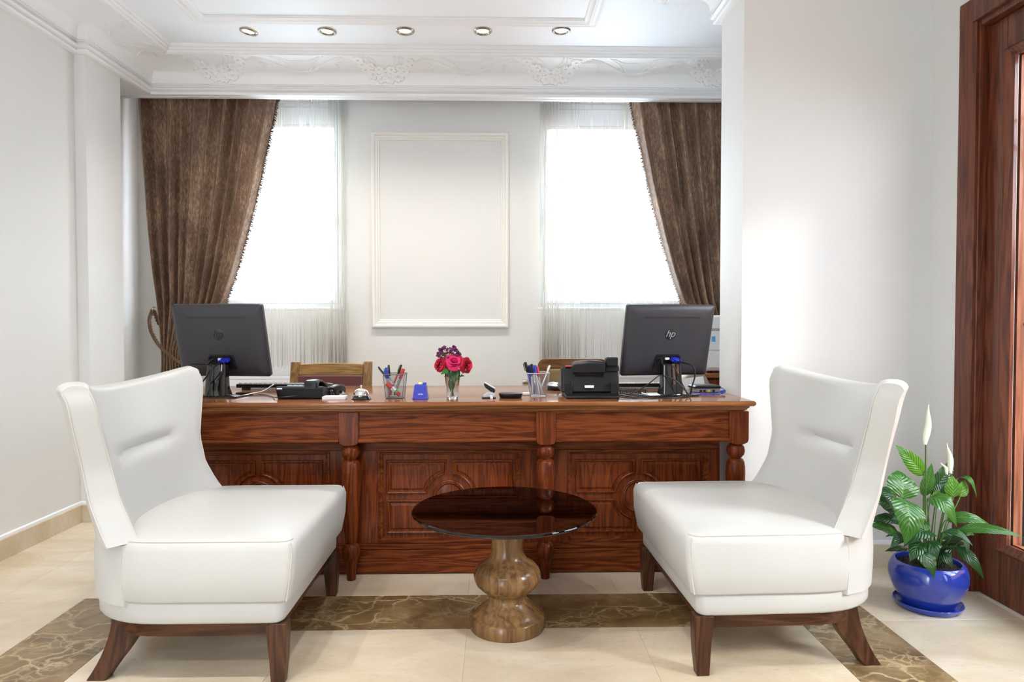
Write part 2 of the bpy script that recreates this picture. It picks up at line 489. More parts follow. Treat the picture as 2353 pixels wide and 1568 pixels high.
field([1.11, 1.42], [2.75, 3.05], M_cream)

def wall(name, boxes, label, mat=None):
    b = B()
    for q in boxes: b.box(*q)
    return struct(b.build(name, mat or M_wall), label)
H = CEIL+0.12
wall('wall_left', [(-2.46, XL, YB, 3.83, 0, H), (-2.60, -2.25, 3.83, 4.18, 0, H), (-2.60, -2.45, 4.18, 4.95, 0, H)], 'plain off-white left wall with a shallow pilaster')
WL, WR = (-2.20, -1.07), (0.305, 1.45)
ZS, ZT = 1.215, 2.64
wall('wall_back', [(-2.45, WL[0], 4.75, 4.95, 0, H), (WL[1], WR[0], 4.75, 4.95, 0, H), (WR[1], 2.7, 4.75, 4.95, 0, H),
                   (WL[0], WL[1], 4.75, 4.95, 0, ZS), (WR[0], WR[1], 4.75, 4.95, 0, ZS), (WL[0], WL[1], 4.75, 4.95, ZT, H), (WR[0], WR[1], 4.75, 4.95, ZT, H)], 'cream back wall between and around the two windows')
wall('wall_beam', [(-2.45, 2.6, 4.51, 4.545, 2.572, H), (-2.45, -2.225, 4.18, 4.51, 2.577, H)], 'white curtain box board below the cornice', M_white)
DY0, DY1, DZ = 0.96, 2.745, 2.33            # double door opening
wall('wall_right', [(1.105, 2.70, 3.05, 3.35, 0, H), (2.55, 2.70, 3.35, 4.95, 0, H), (XR, XR+0.16, DY1, 3.05, 0, H), (XR, XR+0.16, DY0, DY1, DZ, H), (XR, XR+0.16, YB, DY0, 0, H)], 'off-white right wall with the end of the partition and the door opening')
wall('wall_front', [(-2.46, -2.2, YB-0.15, YB, 0, H), (-1.4, 2.12, YB-0.15, YB, 0, H), (-2.2, -1.4, YB-0.15, YB, 2.35, H)], 'plain off-white wall behind the camera with an opening added for fill light')  # unseen; opening added and sized to let soft fill light in from behind
struct((lambda b: b.box(-2.6, 2.7, YB, 5.0, CEIL, CEIL+0.1))(B()).build('ceiling', M_white), 'smooth white plaster ceiling')
struct((lambda b: b.box(2.121, 9, -6, 12, -0.16, -0.06))(B()).build('ground', M_terra), 'terracotta paving outside the door')

struct((lambda b: b.box(3.7, 3.9, -4, 9, -0.06, 1.7))(B()).build('wall_outside', M_terra), 'terracotta wall outside the door, added to cut its light')  # gives the pinkish view through the glass; added to dim light from the door
# cornice: lower beads, a concave frieze, upper beads
cove = [(0.045, 2.642), (0.048, 2.668), (0.058, 2.694), (0.078, 2.718), (0.106, 2.738), (0.140, 2.751), (0.180, 2.758), (0.222, 2.760)]
crown = [(0.0, 2.575), (0.030, 2.575), (0.035, 2.580), (0.035, 2.588), (0.027, 2.591), (0.027, 2.596), (0.041, 2.603), (0.046, 2.612), (0.041, 2.621), (0.030, 2.624), (0.030, 2.632), (0.038, 2.634), (0.038, 2.640)] + cove + \
        [(0.222, 2.768), (0.232, 2.765), (0.240, 2.772), (0.240, 2.780), (0.250, 2.778), (0.257, 2.785), (0.257, 2.793), (0.266, 2.791), (0.274, 2.798), (0.274, 2.812)]
def crown_run(name, path, label):
    b = B(); sweep(b, path, crown); return struct(b.build(name, M_plaster, angle=50), label)
trim1 = crown_run('trim_1', [(XL, YB), (XL, 3.83), (-2.25, 3.83), (-2.25, 4.51), (2.6, 4.51)], 'white plaster cornice with flower garlands along the left wall and above the curtains')
crown_run('trim_2', [(2.55, 3.35), (1.105, 3.35), (1.105, 3.05), (XR, 3.05), (XR, YB)], 'white plaster cornice wrapping the end of the right partition')

# relief ornaments on the frieze
cl = [0.0]
for a, c in zip(cove, cove[1:]): cl.append(cl[-1]+math.hypot(c[0]-a[0], c[1]-a[1]))
def cove_at(t):
    """t = 0 at the top of the frieze, 1 at its foot -> offset, z, normal (offset, z)"""
    d = (1-t)*cl[-1]
    for i in range(len(cove)-1):
        if d <= cl[i+1] or i == len(cove)-2:
            k = (d-cl[i])/(cl[i+1]-cl[i]); a, c = cove[i], cove[i+1]
            tx, tz = c[0]-a[0], c[1]-a[1]; L = math.hypot(tx, tz)
            return a[0]+tx*k, a[1]+tz*k, (tz/L, -tx/L)
def on_back(s, t, h):
    o, z, n = cove_at(t); return Vector((s, 4.51-o-n[0]*h, z+n[1]*h))
def on_left(s, t, h):
    o, z, n = cove_at(t); x0 = XL if s < 3.80 else -2.25
    return Vector((x0+o+n[0]*h, s, z+n[1]*h))
FL = cl[-1]
def flower(b, S, s, t, r):
    for k in range(6):
        a = 2*PI*k/6 + s*9
        cs, ct = s+math.cos(a)*r*0.55, t+math.sin(a)*r*0.55/FL
        ring = lambda q, h: [S(cs+math.cos(u)*r*0.47*q, min(1.0, max(0, ct+math.sin(u)*r*0.47*q/FL)), h) for u in [2*PI*j/8 for j in range(8)]]
        b.loft([ring(1, -0.002), ring(0.85, 0.009), ring(0.35, 0.011)], True, False, True)
    ring = lambda q, h: [S(s+math.cos(u)*r*0.2*q, t+math.sin(u)*r*0.2*q/FL, h) for u in [2*PI*j/7 for j in range(7)]]
    b.loft([ring(1, 0.006), ring(0.8, 0.017)], True, False, True)
def stroke(b, S, pts, r0, r1=None, n=4):
    P = spline([(x, y, 0) for x, y in pts], n); m = len(P)
    b.tube([S(p.x, min(0.99, max(0.01, p.y)), 0.0015) for p in P], [1.35*(r0+((r1 or r0)-r0)*i/(m-1)) for i in range(m)], 5)
U = 0.0028
def garland(S, c, sg=1):
    b = B()
    for dx, dy, r in [(-56, 14, 13), (-50, 32, 12), (-44, 47, 11), (-29, 58, 12), (-10, 66, 12), (10, 66, 13), (29, 62, 13), (43, 51, 12), (52, 36, 12), (56, 18, 13), (-32, 36, 11), (-14, 46, 11), (14, 46, 11), (34, 40, 10), (0, 54, 10)]:
        flower(b, S, c+sg*dx*U, dy/80, r*U*1.08)
    for x0, x1, y1 in [(-42, -32, 30), (-34, -14, 40), (26, 14, 38), (34, 30, 34), (40, 50, 26)]:
        stroke(b, S, [(c+sg*x0*U, 0.03), (c+sg*(x0*0.6+x1*0.4+4)*U, y1/170), (c+sg*x1*U, y1/80)], 0.004, 0.003)
    o = b.build('flower_garland', M_plaster, trim1, angle=60)
def swag(S, c):
    b = B()
    for k, dy in ((0, 0), (1, -3)):
        stroke(b, S, [(c+dx*U, (y+dy)/80) for dx, y in [(-62, 30), (-40, 44), (-20, 54), (0, 57), (20, 54), (40, 44), (62, 30)]], 0.004)
    for q in (-1, 1):
        stroke(b, S, [(c+q*58*U, 0.04), (c+q*36*U, 0.32), (c+q*17*U, 0.68)], 0.0035)
        stroke(b, S, [(c+q*50*U, 0.05), (c+q*26*U, 0.27), (c, 0.30)], 0.003)
        for k in range(5):
            stroke(b, S, [(c+q*60*U, (27+k*1.5)/80), (c+q*(80+k*3)*U, (14+k*2)/80), (c+q*(100+k*5)*U, (5+k*4.5)/80)], 0.0035, 0.002)
        for k in range(4):
            stroke(b, S, [(c+q*60*U, (28+k)/80), (c+q*76*U, (25+k*3)/80), (c+q*(90-k*3)*U, (32+k*6)/80)], 0.005, 0.003)
        for k in range(3):
            stroke(b, S, [(c+q*(50-k*3)*U, (38+k*5)/80), (c+q*(26+k*2)*U, (40+k*4)/80)], 0.003, 0.002)
    b.build('ribbon_swag', M_plaster, trim1, angle=60)
for k in range(4): garland(on_back, -1.765+1.058*k)
for k in range(3): swag(on_back, -1.236+1.058*k)
swag(on_back, -2.08 if False else 1.94)
swag(on_left, 3.985)
for s in (3.25, 2.19): garland(on_left, s)
swag(on_left, 2.72)

# moulded frame on the ceiling
b = B()
fr = [(0.0, 2.812), (0.0, 2.800), (0.012, 2.794), (0.022, 2.800), (0.032, 2.800), (0.040, 2.792), (0.055, 2.788), (0.066, 2.796), (0.078, 2.796), (0.085, 2.802), (0.085, 2.812)]
sweep(b, [(-1.70, -2.2), (-1.70, 3.94), (0.58, 3.94), (0.58, -2.2)], fr, 1)
struct(b.build('trim_3', M_plaster, angle=50), 'white moulded rectangle on the ceiling')
# moulded panel frame on the back wall
b = B()
pf = [(0.0, 0.0), (0.0, 0.020), (0.010, 0.027), (0.022, 0.024), (0.030, 0.014), (0.040, 0.014), (0.046, 0.008), (0.054, 0.008), (0.058, 0.0)]
x0, x1, z0, z1 = -0.857, 0.088, 1.073, 2.42
rings = []
for o, d in pf: rings.append([(x0+o, 4.75-d, z0+o), (x1-o, 4.75-d, z0+o), (x1-o, 4.75-d, z1-o), (x0+o, 4.75-d, z1-o)])
b.loft(rings, True, False, False)
struct(b.build('trim_4', M_trimcream, angle=30), 'cream moulded panel frame on the wall between the windows')

# stone baseboards with a thin painted strip on top
def baseboard(name, path, label):
    b = B(); sweep(b, path, [(0.0, 0.0), (0.016, 0.0), (0.016, 0.096), (0.012, 0.099), (0.0, 0.099)])
    o = struct(b.build(name, M_cream, angle=30), label)
    b = B(); sweep(b, path, [(0.0, 0.099), (0.010, 0.099), (0.010, 0.111), (0.006, 0.115), (0.0, 0.115)])
    b.build('painted_strip', M_white, o, angle=30)
baseboard('baseboard_left', [(XL, YB), (XL, 3.83), (-2.25, 3.83), (-2.25, 4.18), (-2.45, 4.18), (-2.45, 4.75)], 'marble baseboard along the left wall')
baseboard('baseboard_back', [(-2.45, 4.75), (2.55, 4.75)], 'marble baseboard along the back wall')
baseboard('baseboard_right', [(1.105, 3.35), (1.105, 3.05), (XR, 3.05), (XR, 2.86)], 'marble baseboard along the right wall')

# windows: fixed frame, two sashes with panes, a roller blind box at the head
def window(name, x0, x1, label):
    w = bpy.data.objects.new(name, None); COL.objects.link(w); w.location = ((x0+x1)/2, 4.84, ZS); struct(w, label)
    b = B(); y0, y1, f = 4.80, 4.87, 0.03
    b.box(x0, x0+f, y0, y1, ZS, ZT); b.box(x1-f, x1, y0, y1, ZS, ZT); b.box(x0+f, x1-f, y0, y1, ZS, ZS+f); b.box(x0+f, x1-f, y0, y1, ZT-0.04, ZT)
    b.build('window_frame', M_pvc, w, bevel=0.004)
    b = B(); b.box(x0+f, x1-f, 4.79, 4.87, ZT-0.16, ZT-0.04); b.build('blind_box', M_pvc, w, bevel=0.006)
    b = B(); b.box(x0-0.02, x1+0.02, 4.748, 4.80, ZS-0.02, ZS+0.002); b.build('window_sill', M_pvc, w, bevel=0.006)
    xm = x1-f-0.012 if x1 < 0 else x0+f+0.012; z1 = ZT-0.16
    for a, c in ((x0+f, x1-f),):
        s = B(); g = 0.022
        s.box(a+.003, a+g, 4.79, 4.85, ZS+f, z1); s.box(c-g, c-.003, 4.79, 4.85, ZS+f, z1); s.box(a+g, c-g, 4.79, 4.85, ZS+f, ZS+f+g); s.box(a+g, c-g, 4.79, 4.85, z1-g, z1)
        so = s.build('sash', M_pvc, w, bevel=0.005)
        p = B(); p.box(a+g, c-g, 4.818, 4.822, ZS+f+g, z1-g); p.build('pane', M_pane, so)
    h = B(); h.box(xm-0.012, xm+0.012, 4.775, 4.79, 1.80, 1.88); h.tube([(xm, 4.765, 1.84), (xm, 4.765, 1.72)], 0.008, 8); h.build('window_handle', M_whitepl, w)
window('window_1', *WL, 'white framed window behind the left string curtain')
window('window_2', *WR, 'white framed window behind the right string curtain')

# double door: casing, two leaves with glass, beading and iron scrolls
def door(name, ya, yb, label, casing=False):
    """leaf from ya (near the camera) to yb, in the plane X = 1.985"""
    d = bpy.data.objects.new(name, None); COL.objects.link(d); d.location = (2.0, (ya+yb)/2, 0); struct(d, label)
    fx = 1.985; bx = fx+0.045; ST = 0.100; zb, zt = 0.205, 2.165; LT = 2.30
    if casing:
        for nm, q in (('casing', (DY1-0.005, DY1+0.093, 0, 2.42)), ('casing', (DY0-0.093, DY0+0.005, 0, 2.42))):
            c = B(); y0, y1 = q[0], q[1]
            c.loft([[(1.962, y0, z), (1.962, y1, z), (1.936, y1, z), (1.928, y1-0.012, z), (1.930, y0+0.03, z), (1.938, y0+0.012, z), (1.940, y0, z)] for z in (q[2], q[3]-0.001)])
            c.build(nm, M_door, d, angle=30)
        c = B(); c.box(1.932, 1.962, DY0-0.093, DY1+0.093, 2.325, 2.42); c.build('casing', M_door, d, bevel=0.006)
        for y in (DY1-0.012, DY0): c = B(); c.box(1.95, 2.10, y, y+0.012, 0, DZ); c.build('jamb', M_door, d, bevel=0.004)
        c = B(); c.box(1.95, 2.10, DY0+0.012, DY1-0.012, DZ-0.03, DZ); c.build('jamb', M_door, d, bevel=0.004)
    for y0, y1 in ((ya, ya+ST), (yb-ST, yb)):
        c = B(); c.box(fx, bx, y0, y1, -0.001, LT-0.002); c.build('stile', M_door, d, bevel=0.003)
    for z0, z1 in ((-0.001, zb), (zt, LT-0.002)):
        c = B(); c.box(fx, bx, ya+ST, yb-ST, z0, z1); c.build('rail', M_door, d, bevel=0.003)
    y0, y1 = ya+ST, yb-ST
    def ringset(pf, mat, nm):
        c = B(); c.loft([[(x, y0+o, zb+o), (x, y1-o, zb+o), (x, y1-o, zt-o), (x, y0+o, zt-o)] for o, x in pf], True, False, False); return c.build(nm, mat, d, angle=30)
    ringset([(0.0, fx), (-0.002, fx-0.010), (0.006, fx-0.016), (0.014, fx-0.012), (0.022, fx-0.002), (0.034, fx+0.004), (0.034, fx+0.018)], M_door, 'glazing_moulding')
    ringset([(0.034, fx+0.030), (0.034, fx+0.075), (0.020, fx+0.095), (0.0, fx+0.095), (0.0, bx)], M_bead, 'outer_beading')
    c = B(); c.box(fx+0.020, fx+0.026, y0+0.02, y1-0.02, zb+0.02, zt-0.02); c.build('pane', M_pane, d)
    xg = fx+0.06; c = B(); ym = (y0+y1)/2; hw = (y1-y0)/2-0.05
    for y in (y0+0.05, y1-0.05): c.tube([(xg, y, zb+0.034), (xg, y, zt-0.034)], 0.006, 6)
    for z0 in (0.30, 1.10):
        for q in (-1, 1):
            for up in (-1, 1):
                zc = z0+0.42+up*0.18; P = []
                for i in range(40):
                    a = i/39*2.6*PI; r = 0.155*(1-i/39*0.72)
                    P.append((xg, ym+q*(hw-0.155)+q*r*math.cos(a), zc+up*r*math.sin(a)))
                c.tube(P, 0.007, 6)
        c.tube([(xg, y0+0.034, z0+0.80), (xg, y1-0.034, z0+0.80)], 0.006, 6)
    c.build('iron_scroll_grille', M_iron, d, angle=60)
    c = B(); hy = ya+0.06; c.box(fx-0.008, fx, hy-0.02, hy+0.02, 0.95, 1.17); c.tube([(fx, hy, 1.08), (fx-0.05, hy, 1.08), (fx-0.055, hy+0.11, 1.08)], 0.009, 8); c.build('door_handle', M_brass, d)
door('door_1', 1.855, 2.731, 'mahogany glazed door leaf with iron scrolls beside the potted plant', True)
door('door_2', 0.974, 1.851, 'second mahogany glazed door leaf nearer the camera')

# downlights in the ceiling
def downlight(x, y, label, tilt=0.0):
    t = thing('downlight', label, 'ceiling lamp', (x, y, CEIL), 0, 'row of recessed ceiling spotlights')
    ax = Matrix.Rotation(R(tilt), 3, 'Y')
    b = B(parent_matrix(t)); b.lathe([(0.055, 0.002), (0.055, -0.004), (0.049, -0.010), (0.041, -0.010), (0.036, -0.004), (0.033, 0.000)], n=28, axis=ax, cap=False); b.build('trim_ring', M_nickel, t)
    b = B(parent_matrix(t)); b.lathe([(0.034, -0.001), (0.034, 0.0), (0.030, -0.003), (0.022, -0.006), (0.01, -0.007)], n=20, axis=ax); b.build('bulb', M_lamp, t)
    l = bpy.data.lights.new('spot', 'SPOT'); l.energy = SPOT_W; l.color = (1, 0.94, 0.84); l.spot_size = R(115); l.spot_blend = 1.0; l.shadow_soft_size = 0.03
    o = bpy.data.objects.new('spot', l); COL.objects.link(o); o.parent = t; o.location = (0, 0, -0.02)
for i, (x, y, lb, tl) in enumerate([(-1.443, 4.06, 'leftmost recessed spotlight, tilted in its nickel ring', 10), (-0.985, 4.05, 'second recessed spotlight from the left in the ceiling row', 4), (-0.529, 4.035, 'middle recessed spotlight of the ceiling row', 0),
                     (-0.077, 4.025, 'second recessed spotlight from the right in the ceiling row', 0), (0.380, 4.01, 'rightmost recessed spotlight of the ceiling row', 0)]):
    downlight(x, y, lb, tl)
for y in (1.35, -0.4):
    for x in (-1.443, -0.76, -0.08):
        l = bpy.data.lights.new('spot', 'SPOT'); l.energy = FRONT_W; l.color = (1, 0.96, 0.90); l.spot_size = R(150); l.spot_blend = 1.0; l.shadow_soft_size = 0.03
        o = bpy.data.objects.new('ceiling_spot', l); COL.objects.link(o); o.location = (x, y, CEIL-0.02)

# radiators under the windows
def radiator(x0, x1, label, valve):
    t = thing('radiator', label, 'radiator', ((x0+x1)/2, 4.68, 0.12), 0, 'radiators under the windows')
    b = B(); n = int((x1-x0)/0.033)
    P = []
    for i in range(n*2+1):
        x = x0+(x1-x0)*i/(2*n); P.append((x, 4.64 if i % 2 else 4.645))
    b.prism_z(P+[(x1, 4.655), (x0, 4.655)], 0.14, 0.725); b.build('front_panel', M_whitepl, t, bevel=0.001)
    b = B(); b.box(x0, x1, 4.70, 4.71, 0.14, 0.725); b.build('rear_panel', M_whitepl, t)
    b = B()
    for i in range(int((x1-x0)/0.03)): b.box(x0+0.012+i*0.03, x0+0.03+i*0.03, 4.655, 4.70, 0.735, 0.741)
    for y in (4.645, 4.70): b.box(x0, x1, y, y+0.012, 0.728, 0.744)
    g = b.build('top_grille', M_whitepl, t)
    for x in (x0-0.004, x1): b = B(); b.box(x, x+0.004, 4.642, 4.712, 0.14, 0.744); b.build('side_cover', M_whitepl, t)
    for x in (x0+0.1, x1-0.1): b = B(); b.box(x-0.02, x+0.02, 4.71, 4.748, 0.3, 0.34); b.build('wall_bracket', M_whitepl, t)
    if valve:
        x = x0-0.004
        b = B(); b.tube([(x, 4.66, 0.70), (x-0.075, 4.66, 0.70)], 0.012, 10); b.tube([(x-0.045, 4.66, 0.70), (x-0.045, 4.66, 0.04)], 0.008, 8); b.tube([(x-0.025, 4.66, 0.70), (x-0.04, 4.66, 0.70)], 0.018, 6); b.build('valve', M_chrome, t)
        b = B(); b.tube([(x-0.075, 4.66, 0.70), (x-0.083, 4.66, 0.70), (x-0.115, 4.66, 0.70)], [0.016, 0.021, 0.019], 14); b.build('valve_knob', M_nickel, t)
radiator(-1.93, -1.14, 'white panel radiator under the left window', False)
radiator(0.30, 1.36, 'white panel radiator with chrome valve under the right window', True)
# ------------------------------------------------------------------ reception desk
DT = 0.775
t = thing('reception_desk', 'long cherry wood reception desk with turned legs and panelled front', 'desk', (-0.205, 3.24, 0))
desk = t
XA, XB = -1.53, 1.098
YF, YK = 2.850, 3.62
prof = [(0.016, 0.775), (0.006, 0.7735), (0.001, 0.769), (0.0, 0.762), (0.003, 0.755), (0.009, 0.7515), (0.020, 0.7510), (0.020, 0.7460), (0.023, 0.7430), (0.027, 0.7400), (0.0285, 0.7365), (0.0285, 0.7345), (0.034, 0.7330), (0.038, 0.7300), (0.040, 0.7265), (0.07, 0.7265)]
b = B()
rings = [[(XA+o, YK-o, z), (XA+o, YF+o, z), (XB-o, YF+o, z), (XB-o, YK-o, z)] for o, z in prof]
b.loft(rings[::-1], True, True, True)
b.build('desktop', M_desktop, t, angle=28)
LX = [-1.458, -0.623, 0.212, 1.0385]
def leg(x, y):
    b = B(); w = 0.042
    blk = [(x-w, 0.727), (x+w, 0.727), (x+w, 0.612)] + [(x+w-0.010*(1-math.cos(a)), 0.612-0.022*math.sin(a)) for a in (0.3, 0.7, 1.1)] + [(x+0.022, 0.586), (x, 0.584), (x-0.022, 0.586)] + [(x-w+0.010*(1-math.cos(a)), 0.612-0.022*math.sin(a)) for a in (1.1, 0.7, 0.3)] + [(x-w, 0.612)]
    b.prism(blk, y-w, y+w)
    o = b.build('leg_block', M_deskZ, t, bevel=0.002)
    pr = [(0.018, 0.586), (0.027, 0.582), (0.036, 0.570), (0.0395, 0.553), (0.036, 0.536), (0.027, 0.525), (0.0225, 0.521), (0.0225, 0.519), (0.031, 0.516), (0.037, 0.505), (0.0405, 0.485), (0.0415, 0.455), (0.0405, 0.42), (0.0375, 0.36), (0.0335, 0.29), (0.029, 0.225), (0.0265, 0.185), (0.0265, 0.168), (0.0225, 0.163), (0.0225, 0.160), (0.029, 0.155), (0.0365, 0.143), (0.0395, 0.125), (0.0375, 0.107), (0.030, 0.090), (0.0255, 0.082), (0.0262, 0.076), (0.0245, 0.070), (0.0205, 0.030), (0.0185, 0.0)]
    b = B(); b.lathe(pr[::-1], (x, y, 0), 28); b.build('turned_leg', M_deskZ, t, angle=50)
for x in LX: leg(x, 2.927)
for i in range(3):
    x0, x1 = LX[i]+0.042, LX[i+1]-0.042
    b = B(); b.box(x0, x1, 2.895, 2.925, 0.616, 0.727); b.build('apron_panel', M_deskX, t)
    b = B(); b.loft([[(x, 2.925, 0.596), (x, 2.888, 0.596), (x, 2.882, 0.600), (x, 2.881, 0.606), (x, 2.884, 0.612), (x, 2.890, 0.616), (x, 2.925, 0.616)] for x in (x0, x1)]); b.build('apron_moulding', M_deskX, t, angle=50)
YP = 2.992
PX0, PX1 = -1.40, 0.992
for nm, q in (('top_rail', (PX0, PX1, YP, YP+0.03, 0.545, 0.727)), ('bottom_rail', (PX0, PX1, YP, YP+0.03, 0.107, 0.138)), ('plinth_board', (PX0-0.004, PX1+0.004, YP-0.010, YP+0.03, 0.004, 0.107))):
    b = B(); b.box(*q); b.build(nm, M_deskX, t, bevel=0.003)
CX3 = [-1.04, -0.2055, 0.629]
HWID = 0.311
edges = [PX0]
for c in CX3: edges += [c-HWID, c+HWID]
edges.append(PX1)
for a, c in zip(edges[0::2], edges[1::2]):
    b = B(); b.box(a, c, YP, YP+0.03, 0.138, 0.545); b.build('stile', M_deskZ, t)
ZA, ZB = 0.138, 0.545
def panel(c):
    x0, x1 = c-HWID, c+HWID
    b = B(); b.loft([[(x0+o, YP+d, ZA+o), (x1-o, YP+d, ZA+o), (x1-o, YP+d, ZB-o), (x0+o, YP+d, ZB-o)] for o, d in [(-0.002, 0.002), (0.0, -0.004), (0.006, -0.006), (0.011, 0.002), (0.015, 0.003), (0.020, 0.012)]], True, False, False)
    b.build('panel_moulding', M_deskX, t, angle=30)
    b = B(); b.box(x0+0.01, x1-0.01, YP+0.012, YP+0.024, ZA+0.01, ZB-0.01); b.build('back_board', M_deskZ, t)
    zc = (0.502+0.176)/2; RC = 0.098
    for sx in (-1, 1):
        for sz in (-1, 1):
            ax, az = 0.012, (0.353-0.328)/2     # the cross between the raised fields
            ox, oz = 0.279, (0.502-0.176)/2
            def ring(d):
                P = [(ox-d, az+d), (ox-d, oz-d), (ax+d, oz-d)]
                rr = RC+d; n = 9
                a1 = math.acos((ax+d)/rr); a0 = math.asin((az+d)/rr)
                P += [(rr*math.cos(a1+(a0-a1)*k/n), rr*math.sin(a1+(a0-a1)*k/n)) for k in range(n+1)]
                return [(c+sx*x, zc+sz*z) for x, z in P]
            b = B(); b.loft([[(x, YP+y, z) for x, z in ring(d)] for d, y in [(0, 0.013), (0.002, 0.003), (0.006, 0.001), (0.010, 0.004), (0.013, 0.010), (0.017, 0.010), (0.026, 0.005)]], True, False, True)
            b.build('raised_panel', M_deskZ, t, angle=25)
    rot = Matrix.Rotation(R(90), 3, 'X')
    b = B(); b.lathe([(0.074, -0.012), (0.073, -0.004), (0.069, -0.001), (0.064, -0.004), (0.061, -0.003), (0.057, -0.006), (0.054, -0.011), (0.046, -0.010), (0.036, -0.007), (0.002, -0.006)], (c, YP, zc), 40, axis=rot)
    b.build('round_medallion', M_deskZ, t, angle=30)
for c in CX3: panel(c)
for x in (PX0+0.002, PX1-0.020):
    b = B(); b.box(x, x+0.018, YP+0.03, 3.58, 0.004, 0.727); b.build('side_panel', M_deskZ, t)
for x in (-0.6, 0.18): b = B(); b.box(x, x+0.018, 3.03, 3.55, 0.30, 0.727); b.build('drawer_divider', M_deskZ, t)

# ------------------------------------------------------------------ white slipper armchairs
def outline(n, front=0.0, rear=0.72, w=0.37, inset=0.0, straight=0.40):
    """closed plan: straight front and sides, rounded rear; u runs forward"""
    w -= inset; f = front-inset; r = -rear+inset; P = [(f, -w), (f, w)]
    rr = -straight
    for k in range(n+1):
        a = PI*k/n
        q = 1.55
        cu, sv = math.sin(a), math.cos(a)
        P.append((rr-(rr-r)*abs(cu)**(2/2.4), w*math.copysign(abs(sv)**(2/2.6), sv)))
    return P
def soft(n, levels, dome=0.0, **k):
    """rings for a cushion: levels of (z, inset); front corners rounded a little"""
    rings = []
    for z, i, lean in levels:
        P = outline(n, inset=i, **k)
        m = []
        for j, (u, v) in enumerate(P):
            if j in (0, 1):
                s = -1 if j == 0 else 1
                c = 0.028
                for a in (0, 0.4, 0.8, 1.2, 1.5708):
                    aa = a if j == 1 else 1.5708-a
                    # quarter round on the corner
                    m.append((u-c+c*math.cos(aa) if True else u, v-s*c+s*c*math.sin(aa)))
            else: m.append((u, v))
        # lean pushes only the front edge back with depth
        m = [(u+lean*sstep(-0.35, 0.0, u), v) for u, v in m]
        rings.append([(u, v, z) for u, v in m])
    return rings
def make_armchair(label, loc, rz):
    t = thing('slipper_armchair', label, 'armchair', loc, rz, 'white leather armchairs by the coffee table')
    MM = parent_matrix(t)
    # seat cushion
    b = B(MM)
    lv = [(0.256, 0.012, -0.012), (0.259, 0.004, -0.014), (0.266, 0.0, -0.014), (0.34, -0.004, -0.004), (0.415, 0.0, 0.004), (0.432, 0.004, 0.003), (0.442, 0.013, 0.0), (0.447, 0.028, 0.0), (0.4505, 0.06, 0), (0.454, 0.12, 0), (0.457, 0.20, 0), (0.458, 0.30, 0)]
    rg = soft(22, lv, rear=0.70)
    b.loft(rg); b.build('seat_cushion', M_leather, t, angle=60)
    # seams: side top edges and front corners
    b = B(MM)
    e = [p for p in rg[6]]; b0 = b
    for side in (-1, 1):
        b = B(MM)
        P = [(u, v*1.003, z) for u, v, z in e if v*side > 0.20 and u > -0.52]
        P.sort(key=lambda p: -p[0]); P = [p for p in P if abs(p[1]) > 0.3]
        b.tube(P, 0.0028, 5)
        b.build('seam', M_stitch, t); b = B(MM)
        b.tube([(-0.012, side*0.362, 0.438), (-0.005, side*0.366, 0.41), (-0.010, side*0.367, 0.34), (-0.022, side*0.366, 0.262)], 0.0025, 5)
        b.build('seam', M_stitch, t)
    # plinth cushion
    b = B(MM)
    b.loft(soft(22, [(0.186, 0.03, -0.024), (0.189, 0.018, -0.024), (0.197, 0.012, -0.024), (0.25, 0.012, -0.022), (0.257, 0.016, -0.022), (0.259, 0.03, -0.022)], rear=0.715)); b.build('seat_base', M_leather, t, angle=60)
    # backrest shell: arc in plan, leaning, waisted
    rows = 22; cols = 24; TH = 0.082
    tw = [(0.0, 0.320, -0.476), (0.08, 0.311, -0.500), (0.26, 0.302, -0.541), (0.48, 0.308, -0.564), (0.65, 0.332, -0.569), (0.80, 0.354, -0.573), (0.93, 0.368, -0.576), (1.0, 0.372, -0.590)]
    def inner(s, c):
        w, ue = interp(tw, s)
        a = abs(c)
        uc = -0.590 - 0.105*s
        zt = 0.868+0.050*a**1.8-0.020*sstep(0.90, 1.0, a)
        z = 0.436+(zt-0.436)*s
        v = w*math.sin(c*1.15)/math.sin(1.15)
        k = (1-math.cos(a*1.15))/(1-math.cos(1.15))
        u = uc+(ue-uc)*k
        # tuft crease
        cr = math.exp(-((z-0.672-0.01*c)/0.016)**2)*(1-sstep(0.42, 0.58, a))
        puff = 0.014*math.sin(PI*min(1, max(0, s)))*(1-a**4)
        return Vector((u+puff-0.020*cr, v, z))
    def frame(s, c):
        d = 0.01
        p0 = inner(s, max(-1, c-d)); p1 = inner(s, min(1, c+d)); q0 = inner(max(0, s-d), c); q1 = inner(min(1, s+d), c)
        n = (p1-p0).cross(q1-q0); n.normalize()
        return n if n.x < 0 else -n
    def outer(s, c):
        w, ue = interp(tw, s); a = abs(c)
        uc = -0.590-0.105*s; k = (1-math.cos(a*1.15))/(1-math.cos(1.15))
        sm = Vector((uc+(ue-uc)*k, w*math.sin(c*1.15)/math.sin(1.15), 0))
        dv = w*1.15*math.cos(c*1.15)/math.sin(1.15); du = (ue-uc)*1.15*math.sin(c*1.15)/(1-math.cos(1.15))
        n = Vector((-dv, du, 0)).normalized()
        z = inner(s, c).z
        return Vector((sm.x, sm.y, z)) + n*(TH+0.012*(1-a)+0.022*a*(1-s)**2)
    b = B(MM); rings = []
    ss = [0.0, 0.02]+[i/rows for i in range(1, rows)]+[0.985, 1.0]
    cs = [-1+2*j/cols for j in range(cols+1)]
